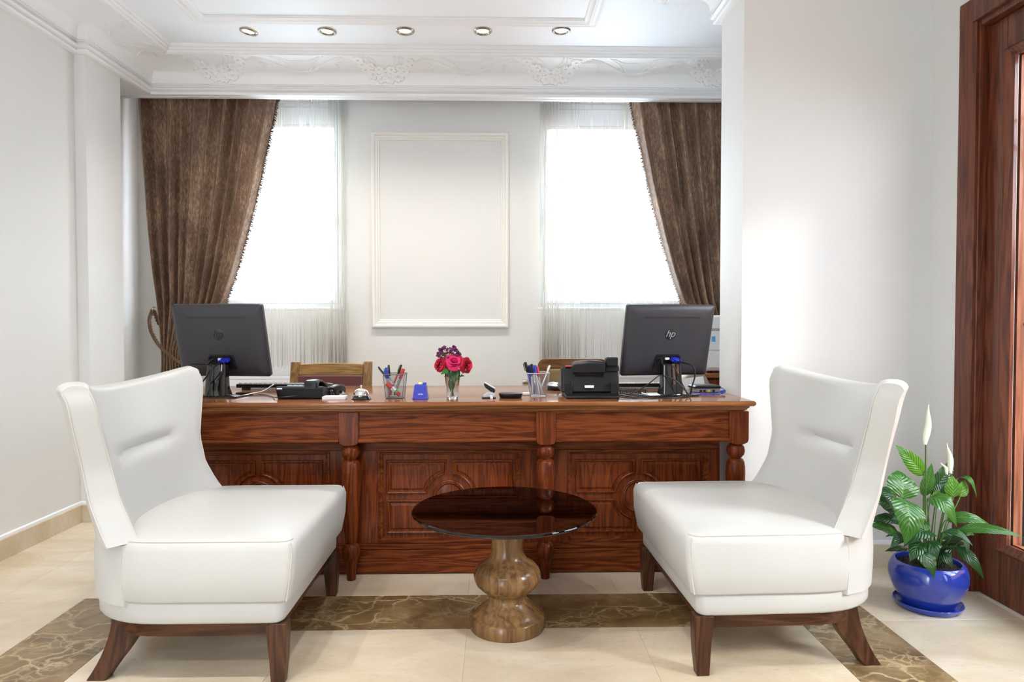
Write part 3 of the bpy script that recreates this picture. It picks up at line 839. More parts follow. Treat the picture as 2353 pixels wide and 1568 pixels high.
    for si, s in enumerate(ss):
        I = [inner(s, c) for c in cs]; O = [outer(s, c) for c in cs]
        ring = []
        # soft corners at the wing edges
        for j, p in enumerate(I):
            if j in (0, cols): ring.append(p.lerp(O[j], 0.06)); 
            else: ring.append(p)
        ring2 = []
        for j, p in enumerate(O):
            if j in (0, cols): ring2.append(p.lerp(I[j], 0.06))
            else: ring2.append(p)
        rings.append(ring+ring2[::-1])
    # rounded top: last rings shrink towards the mid-line and rise
    top = rings[-1]; n = len(top)
    mids = [(top[j]+top[n-1-j])/2 for j in range(n)]
    for f, dz in ((0.90, 0.009), (0.66, 0.016), (0.30, 0.020)):
        rings.append([m+(p-m)*f+Vector((0, 0, dz)) for p, m in zip(top, mids)])
    m = cols+1; vs = [p for r in rings for p in r]; fs = []
    for i in range(len(rings)-1):
        for j in range(n):
            k = (j+1) % n; fs.append((i*n+j, i*n+k, (i+1)*n+k, (i+1)*n+j))
    L = (len(rings)-1)*n
    for j in range(m-1):
        fs.append((L+j, L+j+1, L+n-2-j, L+n-1-j)); fs.append((j+1, j, n-1-j, n-2-j))
    b.add(vs, fs); b.build('backrest', M_leather, t, angle=50)
    # stitched piping on both edges of each wing end
    b = B(MM)
    for c in (-1, 1):
        for fn, k in ((inner, 0.07), (outer, 0.07)):
            P = []
            for s in [i/18 for i in range(19)]:
                p, q = (inner(s, c), outer(s, c)); p, q = (p, q) if fn is inner else (q, p)
                x = p.lerp(q, k); ed = (inner(s, c)-inner(s, c*0.96)).normalized()
                P.append(x+ed*0.0012)
            b = B(MM); b.tube(P, 0.0020, 5); b.build('piping', M_stitch, t)
    # lower rear cover joining shell and plinth
    b = B(MM); rg2 = []
    for z, g in ((0.246, 0.0), (0.30, 0.003), (0.36, 0.004), (0.43, 0.0)):
        P = outline(30, rear=0.705, w=0.37); P = [p for p in P[2:] if p[0] < -0.50]
        P2 = [(u-g-0.004*(1 if u < -0.55 else 0), v*(1.003)) for u, v in P]
        P3 = [(u+0.05, v*0.86) for u, v in P][::-1]
        rg2.append([(u, v, z) for u, v in P2+P3])
    b.loft(rg2); b.build('rear_cover', M_leather, t, angle=50)
    # wooden rail and legs
    b = B(MM)
    o1 = [outline(22, inset=0.040, front=-0.024, rear=0.715), outline(22, inset=0.066, front=-0.024, rear=0.715)]
    rr = [[(u, v, z) for u, v in o1[k]] for k, z in ((0, 0.141), (0, 0.187), (1, 0.187), (1, 0.141), (0, 0.141))]
    b.loft(rr, True, False, False); b.build('rail', M_rail, t, angle=30, bevel=0.0015)
    for s in (-1, 1):
        b = B(MM); x0 = -0.027; y0 = s*0.357
        secs = []
        for z, wu, wv, du, dv in ((0.188, 0.062, 0.050, 0, 0), (0.15, 0.060, 0.050, 0, 0), (0.07, 0.050, 0.043, -0.002, 0), (0.0, 0.040, 0.036, -0.008, 0.002)):
            secs.append([(x0+du, y0, z), (x0+du-wu, y0, z), (x0+du-wu, y0-s*wv, z), (x0+du, y0-s*wv, z)])
        b.loft(secs); b.build('leg', M_leg, t, angle=30, bevel=0.003)
        b = B(MM); secs = []
        for i in range(9):
            q = i/8; z = 0.188*(1-q)
            out = 0.012*q+0.054*q**2.2
            wid = 0.105-0.046*min(1, q*1.25)
            uo = -0.586-out; ax = 0.045
            vv = s*(0.268+0.03*q)
            secs.append([(uo, vv+s*ax/2, z), (uo+wid, vv+s*ax/2, z), (uo+wid, vv-s*ax/2, z), (uo, vv-s*ax/2, z)])
        b.loft(secs); b.build('leg', M_leg, t, angle=30, bevel=0.003)
    return t
make_armchair('white leather slipper armchair left of the coffee table, facing right', (-0.612, 2.425, 0), 0.0)
make_armchair('white leather slipper armchair right of the coffee table, near the potted plant', (0.580, 2.445, 0), R(181.8))

# ------------------------------------------------------------------ coffee table
t = thing('coffee_table', 'round coffee table with smoked glass top on a turned walnut pedestal', 'table', (0.036, 2.43, 0))
b = B(); b.lathe([(0.134, 0), (0.1365, 0.004), (0.1365, 0.044), (0.132, 0.050), (0.121, 0.054), (0.117, 0.060), (0.108, 0.068), (0.088, 0.085), (0.074, 0.098), (0.069, 0.106), (0.069, 0.120), (0.073, 0.126), (0.092, 0.140), (0.112, 0.158), (0.121, 0.178), (0.122, 0.192), (0.117, 0.210), (0.104, 0.226), (0.082, 0.240), (0.068, 0.252), (0.060, 0.270), (0.057, 0.292), (0.058, 0.320), (0.063, 0.352), (0.072, 0.382), (0.086, 0.405), (0.104, 0.418), (0.110, 0.423)], (0.040, 2.46, 0), 56)
b.build('pedestal', M_ped, t, angle=40)
b = B(); b.lathe([(0.325, 0.423), (0.3305, 0.4245), (0.3325, 0.4275), (0.3325, 0.4305), (0.3305, 0.4335), (0.325, 0.435)], (0.030, 2.452, 0), 96)
b.build('glass_top', M_smoke, t, angle=8)
# ------------------------------------------------------------------ curtains
CT = [(0.02, -2.27, -1.97), (0.45, -2.26, -1.985), (0.72, -2.24, -2.02), (0.86, -2.228, -2.045), (0.93, -2.232, -2.035), (1.05, -2.242, -1.955), (1.15, -2.252, -1.87), (1.256, -2.265, -1.800), (1.45, -2.294, -1.732), (1.643, -2.315, -1.676), (1.847, -2.332, -1.622), (2.053, -2.343, -1.572), (2.245, -2.358, -1.533), (2.41, -2.364, -1.497), (2.598, -2.376, -1.461), (2.72, -2.38, -1.44)]
def curtain(label, mx, seed, group):
    """mx maps X of the left curtain to this curtain's X"""
    rnd = random.Random(seed)
    t = thing('velvet_curtain', label, 'curtain', (mx(-2.12), 4.60, 0.02), 0, group)
    NF = 10; nu, nz = 220, 50
    ph = [rnd.uniform(-0.35, 0.35) for _ in range(12)]
    def P(u, z):
        xl, xr = interp(CT, z)
        wob = u+0.012*math.sin(u*17+ph[0])+0.008*math.sin(u*31+ph[1]+z*0.7)
        a = 2*PI*NF*wob
        amp = 0.040-0.014*sstep(1.25, 0.9, z) if z < 1.25 else 0.040
        amp *= 0.55+0.45*math.sin(u*7+ph[2])**2
        s = 1-2*abs(math.cos(a/2))**2.6
        lean = math.sin(a)*0.30*(xr-xl)/NF
        belly = -0.015*math.sin(PI*u)
        return Vector((mx(xl+(xr-xl)*u + lean*0.35), 4.602+belly-amp*s*(1 if u > 0.0 else 1), z))
    zs = [0.02+(2.70-0.02)*i/nz for i in range(nz+1)]
    b = B(); b.grid([[P(j/nu, z) for j in range(nu+1)] for z in zs])
    o = b.build('cloth', M_velvet, t, angle=80, recalc=False)
    so = o.modifiers.new('thickness', 'SOLIDIFY'); so.thickness = 0.004
    b = B()
    for i in range(520):
        z = 0.9+(2.66-0.9)*i/519
        p = P(1.0, z); q = P(0.985, z); d = (p-q); d.z = 0; d.normalize()
        l = rnd.uniform(0.012, 0.024); dz = rnd.uniform(-0.012, 0.002)
        e = p+d*l+Vector((0, rnd.uniform(-.006, .006), dz)); w = 0.0022
        b.add([p+Vector((0, 0, -w)), p+Vector((0, 0, w)), e+Vector((0, 0, w)), e+Vector((0, 0, -w)), e+Vector((0, -0.003, 0)), p+Vector((0, -0.003, 0))], [(0, 1, 2, 3), (0, 3, 4, 5), (1, 5, 4, 2)])
    f = b.build('fringe', M_fringe, t, recalc=False); f['kind'] = 'stuff'
    return t
curtain('brown crushed velvet curtain tied back left of the left window', lambda x: x, 3, 'brown velvet curtains')
curtain('brown crushed velvet curtain drawn right, beside the end of the partition', lambda x: -0.547-x, 5, 'brown velvet curtains')
def tieback(label, mx, hl):
    t = thing('curtain_tieback', label, 'tieback', (mx(-2.365), 4.73, 1.17), 0, 'corded curtain tiebacks')
    base = spline([(-2.340, 4.71, 1.195), (-2.325, 4.64, 1.13), (-2.270, 4.552, 1.05), (-2.215, 4.535, 0.965), (-2.15, 4.535, 0.90), (-2.08, 4.545, 0.845), (-2.015, 4.57, 0.825), (-1.985, 4.61, 0.83), (-2.03, 4.655, 0.855), (-2.15, 4.675, 0.93), (-2.28, 4.69, 1.09), (-2.332, 4.715, 1.190)], 14)
    for k in range(3):
        pts = []
        for i, p in enumerate(base):
            a = i*0.75+k*2*PI/3
            pts.append((mx(p.x)+0.006*math.cos(a), p.y+0.004*math.cos(a), p.z+0.006*math.sin(a)))
        B_ = B(); B_.tube(pts, 0.0062, 6); B_.build('cord_strand', M_rope, t, angle=80)
    h = thing('curtain_hook', hl, 'hook', (mx(-2.37), 4.75, 1.2), 0, 'curtain holdback hooks')
    rot = Matrix.Rotation(R(90), 3, 'X')
    b = B(); b.lathe([(0.024, 0.0), (0.024, 0.004), (0.016, 0.008), (0.004, 0.010)], (mx(-2.336), 4.75, 1.215), 20, axis=rot); b.build('rosette', M_whitepl, h)
    b = B(); b.tube([(mx(-2.336), 4.742, 1.215), (mx(-2.336), 4.715, 1.215), (mx(-2.336), 4.700, 1.205), (mx(-2.336), 4.698, 1.17), (mx(-2.336), 4.706, 1.162), (mx(-2.336), 4.722, 1.166)], 0.004, 8); b.build('hook_bar', M_brass, h)
tieback('twisted brown cord tying back the left velvet curtain', lambda x: x, 'brass hook on the wall holding the left curtain cord')
tieback('twisted brown cord tying back the right velvet curtain', lambda x: -0.547-x, 'brass hook on the wall holding the right curtain cord')
def string_curtain(name, x0, x1, dense, label, seed):
    rnd = random.Random(seed); b = B(); n = 175
    for i in range(n):
        q = rnd.random()
        if rnd.random() < 0.42: q = 1-abs(rnd.gauss(0, 0.13))
        q = min(1, max(0, q))
        x = x0+(x1-x0)*q if dense > 0 else x1-(x1-x0)*q
        y = 4.683+rnd.uniform(-0.010, 0.010); r = rnd.uniform(0.0008, 0.0013)
        zb = 0.80+rnd.uniform(-0.006, 0.03); dx = rnd.uniform(-0.012, 0.012); ph = rnd.uniform(0, 6); am = rnd.uniform(0.001, 0.006)
        rings = []
        for k in range(9):
            f = k/8; z = 2.70+(zb-2.70)*f
            cx = x+dx*f+am*math.sin(ph+f*rnd.uniform(5, 7)); rings.append([(cx+r*math.cos(a), y+r*math.sin(a), z) for a in (0.5, 2.6, 4.7)])
        b.loft(rings)
    o = b.build(name, M_string, None, angle=180, recalc=False)
    tag(o, label, 'string curtain', 'ivory string curtains'); o['kind'] = 'stuff'
string_curtain('string_curtain', -2.04, -1.015, 1, 'ivory string curtain hanging in front of the left window', 11)
string_curtain('string_curtain', 0.30, 1.40, -1, 'ivory string curtain hanging in front of the right window', 12)
t = thing('curtain_track', 'white curtain track hidden in the box above the windows', 'curtain rail', (0, 4.65, 2.72))
for y in (4.60, 4.683): b = B(); b.box(-2.42, 2.4, y-0.008, y+0.008, 2.700, 2.716); b.build('rail', M_whitepl, t)
for x in (-2.3, -1.2, 0, 1.2, 2.3): b = B(); b.box(x-0.01, x+0.01, 4.59, 4.70, 2.716, CEIL); b.build('ceiling_bracket', M_whitepl, t)

# ------------------------------------------------------------------ chairs behind the desk
t = thing('office_chair', 'oak chair with maroon padded back behind the left of the desk', 'chair', (-0.975, 3.86, 0))
xc = -0.975
for s in (-1, 1):
    b = B(); secs = []
    for z, y, w in ((0.0, 4.10, 0.030), (0.43, 4.02, 0.044), (0.62, 4.03, 0.050), (0.80, 4.06, 0.052), (0.868, 4.075, 0.050), (0.878, 4.082, 0.047)):
        x = xc+s*0.213; secs.append([(x-w/2, y-0.018, z), (x+w/2, y-0.018, z), (x+w/2, y+0.018, z), (x-w/2, y+0.018, z)])
    b.loft(secs); b.build('back_post', M_oakZ, t, angle=30, bevel=0.005)
    b = B(); x = xc+s*0.205; b.loft([[(x-w/2, y-w/2, z), (x+w/2, y-w/2, z), (x+w/2, y+w/2, z), (x-w/2, y+w/2, z)] for z, y, w in ((0, 3.655, 0.032), (0.42, 3.665, 0.045))]); b.build('leg', M_oakZ, t, bevel=0.004)
def bar(name, z0, z1, mat, dy, th, bow, rise=0.0):
    b = B(); secs = []
    for i in range(13):
        q = -1+2*i/12; x = xc+q*0.188; y = 4.055+dy+bow*(1-q*q); r = rise*(1-q*q)
        secs.append([(x, y-th, z0), (x, y+th, z0), (x, y+th+0.01, z1+r), (x, y-th+0.01, z1+r)])
    b.loft(secs); return b.build(name, mat, t, angle=40, bevel=0.004)
bar('top_rail', 0.798, 0.862, M_oak, 0.0, 0.013, 0.012, 0.006)
bar('padded_back', 0.56, 0.796, M_maroon, -0.014, 0.020, 0.010)
bar('lower_rail', 0.515, 0.558, M_oak, -0.02, 0.012, 0.010)
b = B(); b.box(xc-0.215, xc+0.215, 3.645, 4.02, 0.37, 0.42); b.build('seat_frame', M_oak, t, bevel=0.006)
b = B(); b.box(xc-0.20, xc+0.20, 3.655, 4.0, 0.421, 0.465); b.build('seat', M_maroon, t, bevel=0.018, seg=3)
t = thing('office_chair', 'brown wooden chair with rounded olive padded back behind the right phone', 'chair', (0.455, 3.86, 0))
xc = 0.455
def rrect(x0, x1, z0, z1, r, n=6):
    P = []
    for cx, cz, a0 in ((x1-r, z1-r, 0), (x0+r, z1-r, 90), (x0+r, z0+r, 180), (x1-r, z0+r, 270)):
        for k in range(n+1): a = R(a0+90*k/n); P.append((cx+r*math.cos(a), cz+r*math.sin(a)))
    return P
o_, i_ = rrect(xc-0.208, xc+0.208, 0.52, 0.893, 0.045), rrect(xc-0.155, xc+0.155, 0.575, 0.838, 0.012)
b = B(); b.loft([[(x, y, z) for x, z in q] for q, y in ((o_, 4.04), (i_, 4.04), (i_, 4.075), (o_, 4.075), (o_, 4.04))], True, False, False); b.build('back_frame', M_brown, t, angle=40, bevel=0.003)
b = B(); b.loft([[(x, y, z) for x, z in rrect(xc-0.154+d, xc+0.154-d, 0.576+d, 0.837-d, 0.014)] for d, y in ((0, 4.07), (0, 4.045), (0.006, 4.036), (0.02, 4.032))]); b.build('padded_back', M_olive, t, angle=40)
for s in (-1, 1):
    x = xc+s*0.185
    b = B(); b.loft([[(x-w/2, y-0.016, z), (x+w/2, y-0.016, z), (x+w/2, y+0.016, z), (x-w/2, y+0.016, z)] for z, y, w in ((0, 4.12, 0.03), (0.43, 4.055, 0.04), (0.56, 4.057, 0.04))]); b.build('leg', M_brown, t, bevel=0.004)
    b = B(); b.loft([[(x-w/2, y-w/2, z), (x+w/2, y-w/2, z), (x+w/2, y+w/2, z), (x-w/2, y+w/2, z)] for z, y, w in ((0, 3.655, 0.03), (0.40, 3.665, 0.042))]); b.build('leg', M_brown, t, bevel=0.004)
b = B(); b.box(xc-0.21, xc+0.21, 3.645, 4.04, 0.36, 0.41); b.build('seat_frame', M_brown, t, bevel=0.006)
b = B(); b.box(xc-0.20, xc+0.20, 3.655, 4.01, 0.411, 0.455); b.build('seat', M_olive, t, bevel=0.018, seg=3)

# ------------------------------------------------------------------ computer monitors (seen from behind)
def monitor(label, loc, rz, badge):
    t = thing('computer_monitor', label, 'monitor', loc, rz, 'computer monitors on the reception desk')
    MM = parent_matrix(t)
    K = MM @ Matrix.Translation((0.0, 0.035, 0.248)) @ Matrix.Rotation(R(15), 4, 'X')
    w, h = 0.213, 0.1685
    def rr(d, y, r=0.012): return [(x, y, z) for x, z in rrect(-w+d, w-d, -h+d, h-d, max(0.003, r-d*0.3))]
    b = B(K); b.loft([rr(0.003, 0.022), rr(0.0, 0.019), rr(0.0, 0.004), rr(0.006, -0.004), rr(0.022, -0.012, 0.02), rr(0.055, -0.017, 0.03), rr(0.09, -0.019, 0.03)]); b.build('screen_housing', M_screenback, t, angle=35)
    b = B(K); b.box(-w+0.012, w-0.012, 0.0215, 0.0228, -h+0.016, h-0.012); b.build('display', M_gloss, t)
    b = B(K); b.loft([[(x, y, z) for x, z in rrect(-0.135-d, 0.135+d, 0.112-d, 0.1155+d, 0.0017+d)] for d, y in ((0.0016, -0.0150), (0.0008, -0.0185), (0.0, -0.0172), (0, -0.0150))]); b.build('vent_slot', M_groove, t)
    rot = Matrix.Rotation(R(90), 3, 'X')
    b = B(K); b.lathe([(0.027, -0.0185), (0.027, -0.0196), (0.0262, -0.0199)] if badge else [(0.027, -0.0185), (0.027, -0.0193), (0.0255, -0.0194), (0.0250, -0.0189)], (0, -0.0385 if False else 0, 0), 36, axis=Matrix.Rotation(R(90), 3, 'X'))
    ring = b
    c = B(K @ Matrix.Translation((0.0, 0, 0.036)))
    c.lathe([(0.027, 0.0180), (0.027, 0.0196), (0.0264, 0.0200)], (0, 0, 0), 36, axis=rot)
    lg = c.build('logo_disc', M_groove if badge else M_screenback, t, angle=40)
    cu = bpy.data.curves.new('logo_letters', 'FONT'); cu.body = 'hp'; cu.size = 0.047; cu.shear = 0.30; cu.extrude = 0.0005; cu.align_x = 'CENTER'; cu.offset = -0.0004; cu.space_character = 0.95
    cu.materials.append(M_greypl if badge else M_groove)
    lo = bpy.data.objects.new('logo_letters', cu); COL.objects.link(lo); lo = meshed(lo); lo.parent = lg
    lo.matrix_local = MM.inverted() @ K @ Matrix.Translation((-0.001, -0.0204, 0.0245)) @ Matrix.Rotation(R(90), 4, 'X')
    # hooded connector bay
    b = B(K); bay = lambda d, y: [(x, y, z) for x, z in [(-0.068+d, -0.128), (-0.062+d, -0.068-d), (-0.052+d, -0.058-d), (0.052-d, -0.058-d), (0.062-d, -0.068-d), (0.068-d, -0.128)]]
    b.loft([bay(0.0, -0.017), bay(0.001, -0.023), bay(0.006, -0.0235), bay(0.010, -0.0195)], False, False, False)
    b.add(bay(0.010, -0.0195), [(5, 4, 3, 2, 1, 0)])
    b.build('connector_bay', M_black, t, angle=30)
    b = B(K); b.box(-0.014, 0.006, -0.027, -0.0195, -0.084, -0.074); b.build('monitor_port', M_whitepl, t, bevel=0.001)
    b = B(K); b.box(-0.045, -0.030, -0.025, -0.0195, -0.084, -0.076); b.build('power_socket', M_groove, t)
    # stand: broad flat neck and plate
    b = B(MM); b.loft([[(hw*math.sin(q*1.5708), y0+0.016*(1-math.cos(q*1.4)), z) for q in [-1+2*k/14 for k in range(15)]]+[(hw, y0+d, z), (-hw, y0+d, z)] for z, hw, y0, d in ((0.006, 0.049, -0.034, 0.075), (0.04, 0.048, -0.032, 0.050), (0.145, 0.044, -0.020, 0.038))]); b.build('stand_neck', M_gloss, t, angle=50)
    b = B(MM); b.loft([[(x, y, z) for x, y in rrect(-0.115+d, 0.115-d, -0.065+d, 0.115-d, 0.02)] for z, d in ((0.0, 0.002), (0.002, 0.0), (0.006, 0.0), (0.008, 0.003))]); b.build('stand_base', M_gloss, t, angle=30)
    return t, K
ml, KL = monitor('charcoal computer monitor seen from behind, left end of the desk', (-1.245, 3.075, DT), R(-7), False)
mr, KR = monitor('charcoal computer monitor seen from behind with round badge, right end of the desk', (0.795, 3.085, DT), R(10), True)
def vga(K, x, label, pts):
    t = thing('video_cable', label, 'cable', tuple(K @ Vector((x, -0.03, -0.09))), 0, 'blue plugged video cables')
    b = B(K); b.loft([[(x+sx*w, y, -0.080+sz*hh) for sx, sz in ((-1, -1), (1, -1), (1, 1), (-1, 1))] for y, w, hh in ((-0.020, 0.016, 0.007), (-0.024, 0.018, 0.009), (-0.045, 0.017, 0.008), (-0.052, 0.010, 0.006), (-0.064, 0.007, 0.005))])
    b.tube([K @ Vector(q) if False else q for q in ((x-0.020, -0.03, -0.080), (x-0.020, -0.058, -0.080))], 0.004, 8); b.tube([(x+0.020, -0.03, -0.080), (x+0.020, -0.058, -0.080)], 0.004, 8)
    b.build('plug', M_blue, t, bevel=0.001)
    b = B(); b.tube(spline([tuple(K @ Vector((x, -0.062, -0.080)))]+pts, 8), 0.0035, 7); b.build('lead', M_cable, t)
    return t
vga(KL, 0.025, 'blue video plug with black lead at the left monitor', [(-1.235, 2.985, 0.905), (-1.262, 3.0, 0.870), (-1.296, 3.02, 0.835), (-1.312, 3.02, 0.800), (-1.318, 3.03, 0.779)])
vga(KR, 0.030, 'blue video plug with black lead at the right monitor', [(0.868, 3.0, 0.915), (0.880, 3.0, 0.872), (0.868, 3.0, 0.825), (0.858, 3.01, 0.781), (0.80, 2.985, 0.779)])
def cable(label, pts, r=0.0028, mat=None, name='power_cable', group='loose desk cables', extra=None):
    b = B(); b.tube(spline(pts, 7), r, 7)
    if extra: extra(b)
    o = b.build(name, mat or M_cable, None, angle=80); return tag(o, label, 'cable', group)
pl = lambda K, x: tuple(K @ Vector((x, -0.026, -0.090)))
def socketplug(K, x):
    return lambda b: b.tube([K @ Vector((x, -0.0255, -0.080)), K @ Vector((x-0.004, -0.05, -0.081)), K @ Vector((x-0.010, -0.072, -0.088))], [0.006, 0.0065, 0.0035], 8)
cable('black power lead looping left from the left monitor', [tuple(KL @ Vector((-0.048, -0.070, -0.088))), (-1.325, 2.985, 0.925), (-1.335, 2.99, 0.890), (-1.325, 3.0, 0.83), (-1.312, 3.0, 0.781)], 0.0025, extra=socketplug(KL, -0.038))
cable('black lead with inline plugs hanging down the left monitor stand, left strand', [(-1.262, 3.043, 0.925), (-1.262, 3.036, 0.89), (-1.264, 3.032, 0.86), (-1.260, 3.03, 0.82), (-1.262, 3.022, 0.783)], 0.0022, extra=lambda b: b.tube([(-1.263, 3.029, 0.850), (-1.261, 3.027, 0.835), (-1.260, 3.026, 0.806)], [0.0035, 0.0065, 0.006], 8))
cable('black lead with inline plugs hanging down the left monitor stand, right strand', [(-1.200, 3.043, 0.925), (-1.212, 3.034, 0.88), (-1.228, 3.03, 0.85), (-1.236, 3.026, 0.815), (-1.230, 3.015, 0.783)], 0.0022, extra=lambda b: b.tube([(-1.226, 3.026, 0.850), (-1.231, 3.024, 0.835), (-1.234, 3.022, 0.806)], [0.003, 0.006, 0.005], 8))
cable('thin black phone line along the desk left of the phone', [(-1.20, 3.06, 0.786), (-1.14, 3.10, 0.779), (-1.06, 3.12, 0.7785), (-0.99, 3.04, 0.7785), (-0.945, 2.945, 0.785), (-0.88, 2.935, 0.790), (-0.845, 2.966, 0.792)], 0.0022, name='phone_line')
cable('white lead draped over the back of the left keyboard', [(-1.095, 3.39, 0.803), (-1.10, 3.36, 0.797), (-1.115, 3.30, 0.781), (-1.125, 3.22, 0.7785), (-1.15, 3.16, 0.7785)], 0.0017, M_whitepl, 'keyboard_lead')
cable('black power lead crossing the right monitor stand', [tuple(KR @ Vector((-0.048, -0.070, -0.088))), (0.775, 2.975, 0.915), (0.805, 2.985, 0.865), (0.835, 2.99, 0.81), (0.848, 3.0, 0.779)], 0.0025, extra=socketplug(KR, -0.038))
cable('black cable arching from the right phone to the monitor stand', [(0.545, 3.10, 0.7785), (0.585, 3.05, 0.782), (0.637, 3.02, 0.806), (0.686, 3.0, 0.845), (0.721, 2.99, 0.873), (0.760, 2.985, 0.866), (0.80, 2.98, 0.842), (0.845, 2.99, 0.795), (0.862, 3.0, 0.7785)], 0.0026)
cable('black cable lying in front of the right monitor base', [(0.535, 2.985, 0.782), (0.571, 2.945, 0.7785), (0.646, 2.965, 0.7785), (0.693, 2.955, 0.7785), (0.745, 2.95, 0.7785), (0.80, 2.965, 0.7785), (0.85, 3.0, 0.7785)], 0.0028)
cable('black cable tangled flat between right phone and monitor', [(0.535, 3.05, 0.7785), (0.60, 3.08, 0.7785), (0.66, 3.02, 0.7785), (0.71, 2.985, 0.7835), (0.66, 2.965, 0.784), (0.60, 2.99, 0.779), (0.57, 3.06, 0.7785)], 0.0028)
cable('black cable running left under the right keyboard', [(0.70, 3.0, 0.7785), (0.66, 3.07, 0.7785), (0.62, 3.12, 0.7785), (0.57, 3.16, 0.7785), (0.53, 3.2, 0.7785)], 0.0026)
def coil(label, p0, p1, r, turns):
    b = B(); a, c = Vector(p0), Vector(p1); d = (c-a); P = []
    sd = d.cross(Vector((0, 0, 1))).normalized()
    n = turns*10
    for i in range(n+1):
        q = i/n; an = 2*PI*turns*q
        P.append(a+d*q+sd*r*math.cos(an)+Vector((0, 0, 1))*r*math.sin(an)+Vector((0, 0.02*math.sin(PI*q), 0)))
    b.tube(P, 0.002, 5); tag(b.build('coiled_phone_cord', M_cable, None, angle=80), label, 'cable', 'coiled phone cords')
coil('coiled black handset cord right of the right phone', (0.552, 3.13, 0.787), (0.705, 3.17, 0.787), 0.010, 15)
coil('coiled black handset cord bunched right of the left phone', (-0.742, 3.06, 0.789), (-0.712, 3.085, 0.789), 0.012, 6)
b = B()
b.tube(spline([(0.885, 3.05, 0.783), (0.905, 3.09, 0.782), (0.955, 3.10, 0.7785), (1.01, 3.10, 0.780), (1.05, 3.12, 0.787), (1.066, 3.17, 0.797), (1.058, 3.215, 0.800)], 8), 0.0026, 7)
b.tube([(1.035, 3.108, 0.786), (1.056, 3.132, 0.790)], 0.0085, 10)
tag(b.build('network_cable', M_bluecable, None, angle=80), 'blue network cable curving into the black router', 'cable')

# ------------------------------------------------------------------ keyboards, mouse, router
def keyboard(label, loc, rz, mat, keys):
    t = thing('keyboard', label, 'keyboard', loc, rz, 'computer keyboards')
    MM = parent_matrix(t)
    b = B(MM); b.loft([[(x, -0.075, 0.010), (x, 0.075, 0.003), (x, 0.077, 0.009), (x, 0.070, 0.013), (x, -0.070, 0.029), (x, -0.077, 0.026)] for x in (-0.225, 0.225)]); b.build('keyboard_case', mat, t, bevel=0.002)
    for i in range(3):
        for s in (0,): pass
    key = None
    for row in range(5):
        for k in range(18):
            x = -0.208+k*0.0245; y = -0.056+row*0.028; z = 0.0278-0.0032*row
            if key is None:
                kb = B(); kb.loft([[(-0.010, -0.011, 0), (0.010, -0.011, 0), (0.010, 0.011, 0), (-0.010, 0.011, 0)], [(-0.0075, -0.008, 0.006), (0.0075, -0.008, 0.006), (0.0075, 0.009, 0.006), (-0.0075, 0.009, 0.006)]]); o = kb.build('key', keys, None, angle=30); key = o.data
            else: o = bpy.data.objects.new('key', key); COL.objects.link(o)
            o.parent = t; o.location = (x, y, z-0.001); o.rotation_euler = (R(-6.5), 0, 0)
    for x in (-0.18, 0.18): b = B(MM); b.box(x-0.02, x+0.02, -0.068, -0.058, 0.0, 0.012); b.build('foot', mat, t)
keyboard('black keyboard seen from its rear edge beside the left phone', (-1.06, 3.475, DT), R(1), M_black, M_greypl)
keyboard('keyboard with pale keys behind the right monitor', (0.69, 3.47, DT), R(-1), M_black, M_whitepl)
def lump(b, c, rings):
    """stack of superellipse rings (z, rx, ry, dy)"""
    b.loft([[(c[0]+rx*math.copysign(abs(math.cos(a))**0.8, math.cos(a)), c[1]+dy+ry*math.copysign(abs(math.sin(a))**0.8, math.sin(a)), c[2]+z) for a in [2*PI*j/24 for j in range(24)]] for z, rx, ry, dy in rings])
t = thing('computer_mouse', 'black and silver computer mouse between right pen cup and phone', 'mouse', (0.288, 3.36, DT), R(25))
MM = parent_matrix(t)
b = B(MM); lump(b, (0, 0, 0), [(0.0, 0.030, 0.052, 0), (0.003, 0.033, 0.055, 0), (0.016, 0.033, 0.054, 0), (0.022, 0.031, 0.050, 0.002)]); b.build('mouse_body', M_black, t, angle=60)
b = B(MM); lump(b, (0, 0, 0), [(0.0221, 0.030, 0.049, 0.002), (0.030, 0.025, 0.040, 0.006), (0.036, 0.016, 0.026, 0.010), (0.038, 0.006, 0.010, 0.012)]); b.build('mouse_top', M_silver, t, angle=60)
b = B(MM); b.tube([(-0.003, -0.034, 0.026), (0.003, -0.034, 0.026)], 0.008, 14); b.build('scroll_wheel', M_black, t)
t = thing('router', 'flat black network router at the right end of the desk', 'router', (1.0, 3.25, DT), R(3))
MM = parent_matrix(t)
b = B(MM); b.loft([[(x, y, z) for x, y in rrect(-0.062+d, 0.062-d, -0.05+d, 0.05-d, 0.012)] for z, d in ((0.0, 0.004), (0.004, 0.0), (0.020, 0.0))]); b.build('router_body', M_greypl, t, angle=40)
b = B(MM); b.loft([[(x, y, z) for x, y in rrect(-0.066+d, 0.066-d, -0.054+d, 0.054-d, 0.012)] for z, d in ((0.0202, 0.0), (0.028, 0.0), (0.033, 0.006), (0.034, 0.012))]); b.build('router_lid', M_black, t, angle=30)
for x in (-0.036, -0.018, 0.004, 0.026): b = B(MM); b.box(x-0.006, x+0.006, -0.0515, -0.049, 0.004, 0.014); b.build('network_port', M_groove if x != 0.004 else M_yellow, t)
t = thing('card_reader', 'grey beige curved card reader behind the router, against the partition', 'card reader', (1.005, 3.50, DT))
b = B(); b.loft([[(x, 3.455, DT), (x, 3.545, DT), (x, 3.545, DT+h*0.86), (x, 3.53, DT+h), (x, 3.47, DT+h), (x, 3.455, DT+h*0.86)] for x, h in ((0.925, 0.030), (0.95, 0.048), (0.98, 0.068), (1.01, 0.082), (1.035, 0.086), (1.06, 0.074), (1.078, 0.050), (1.09, 0.022))]); b.build('reader_body', M_beigepl, t, angle=60)
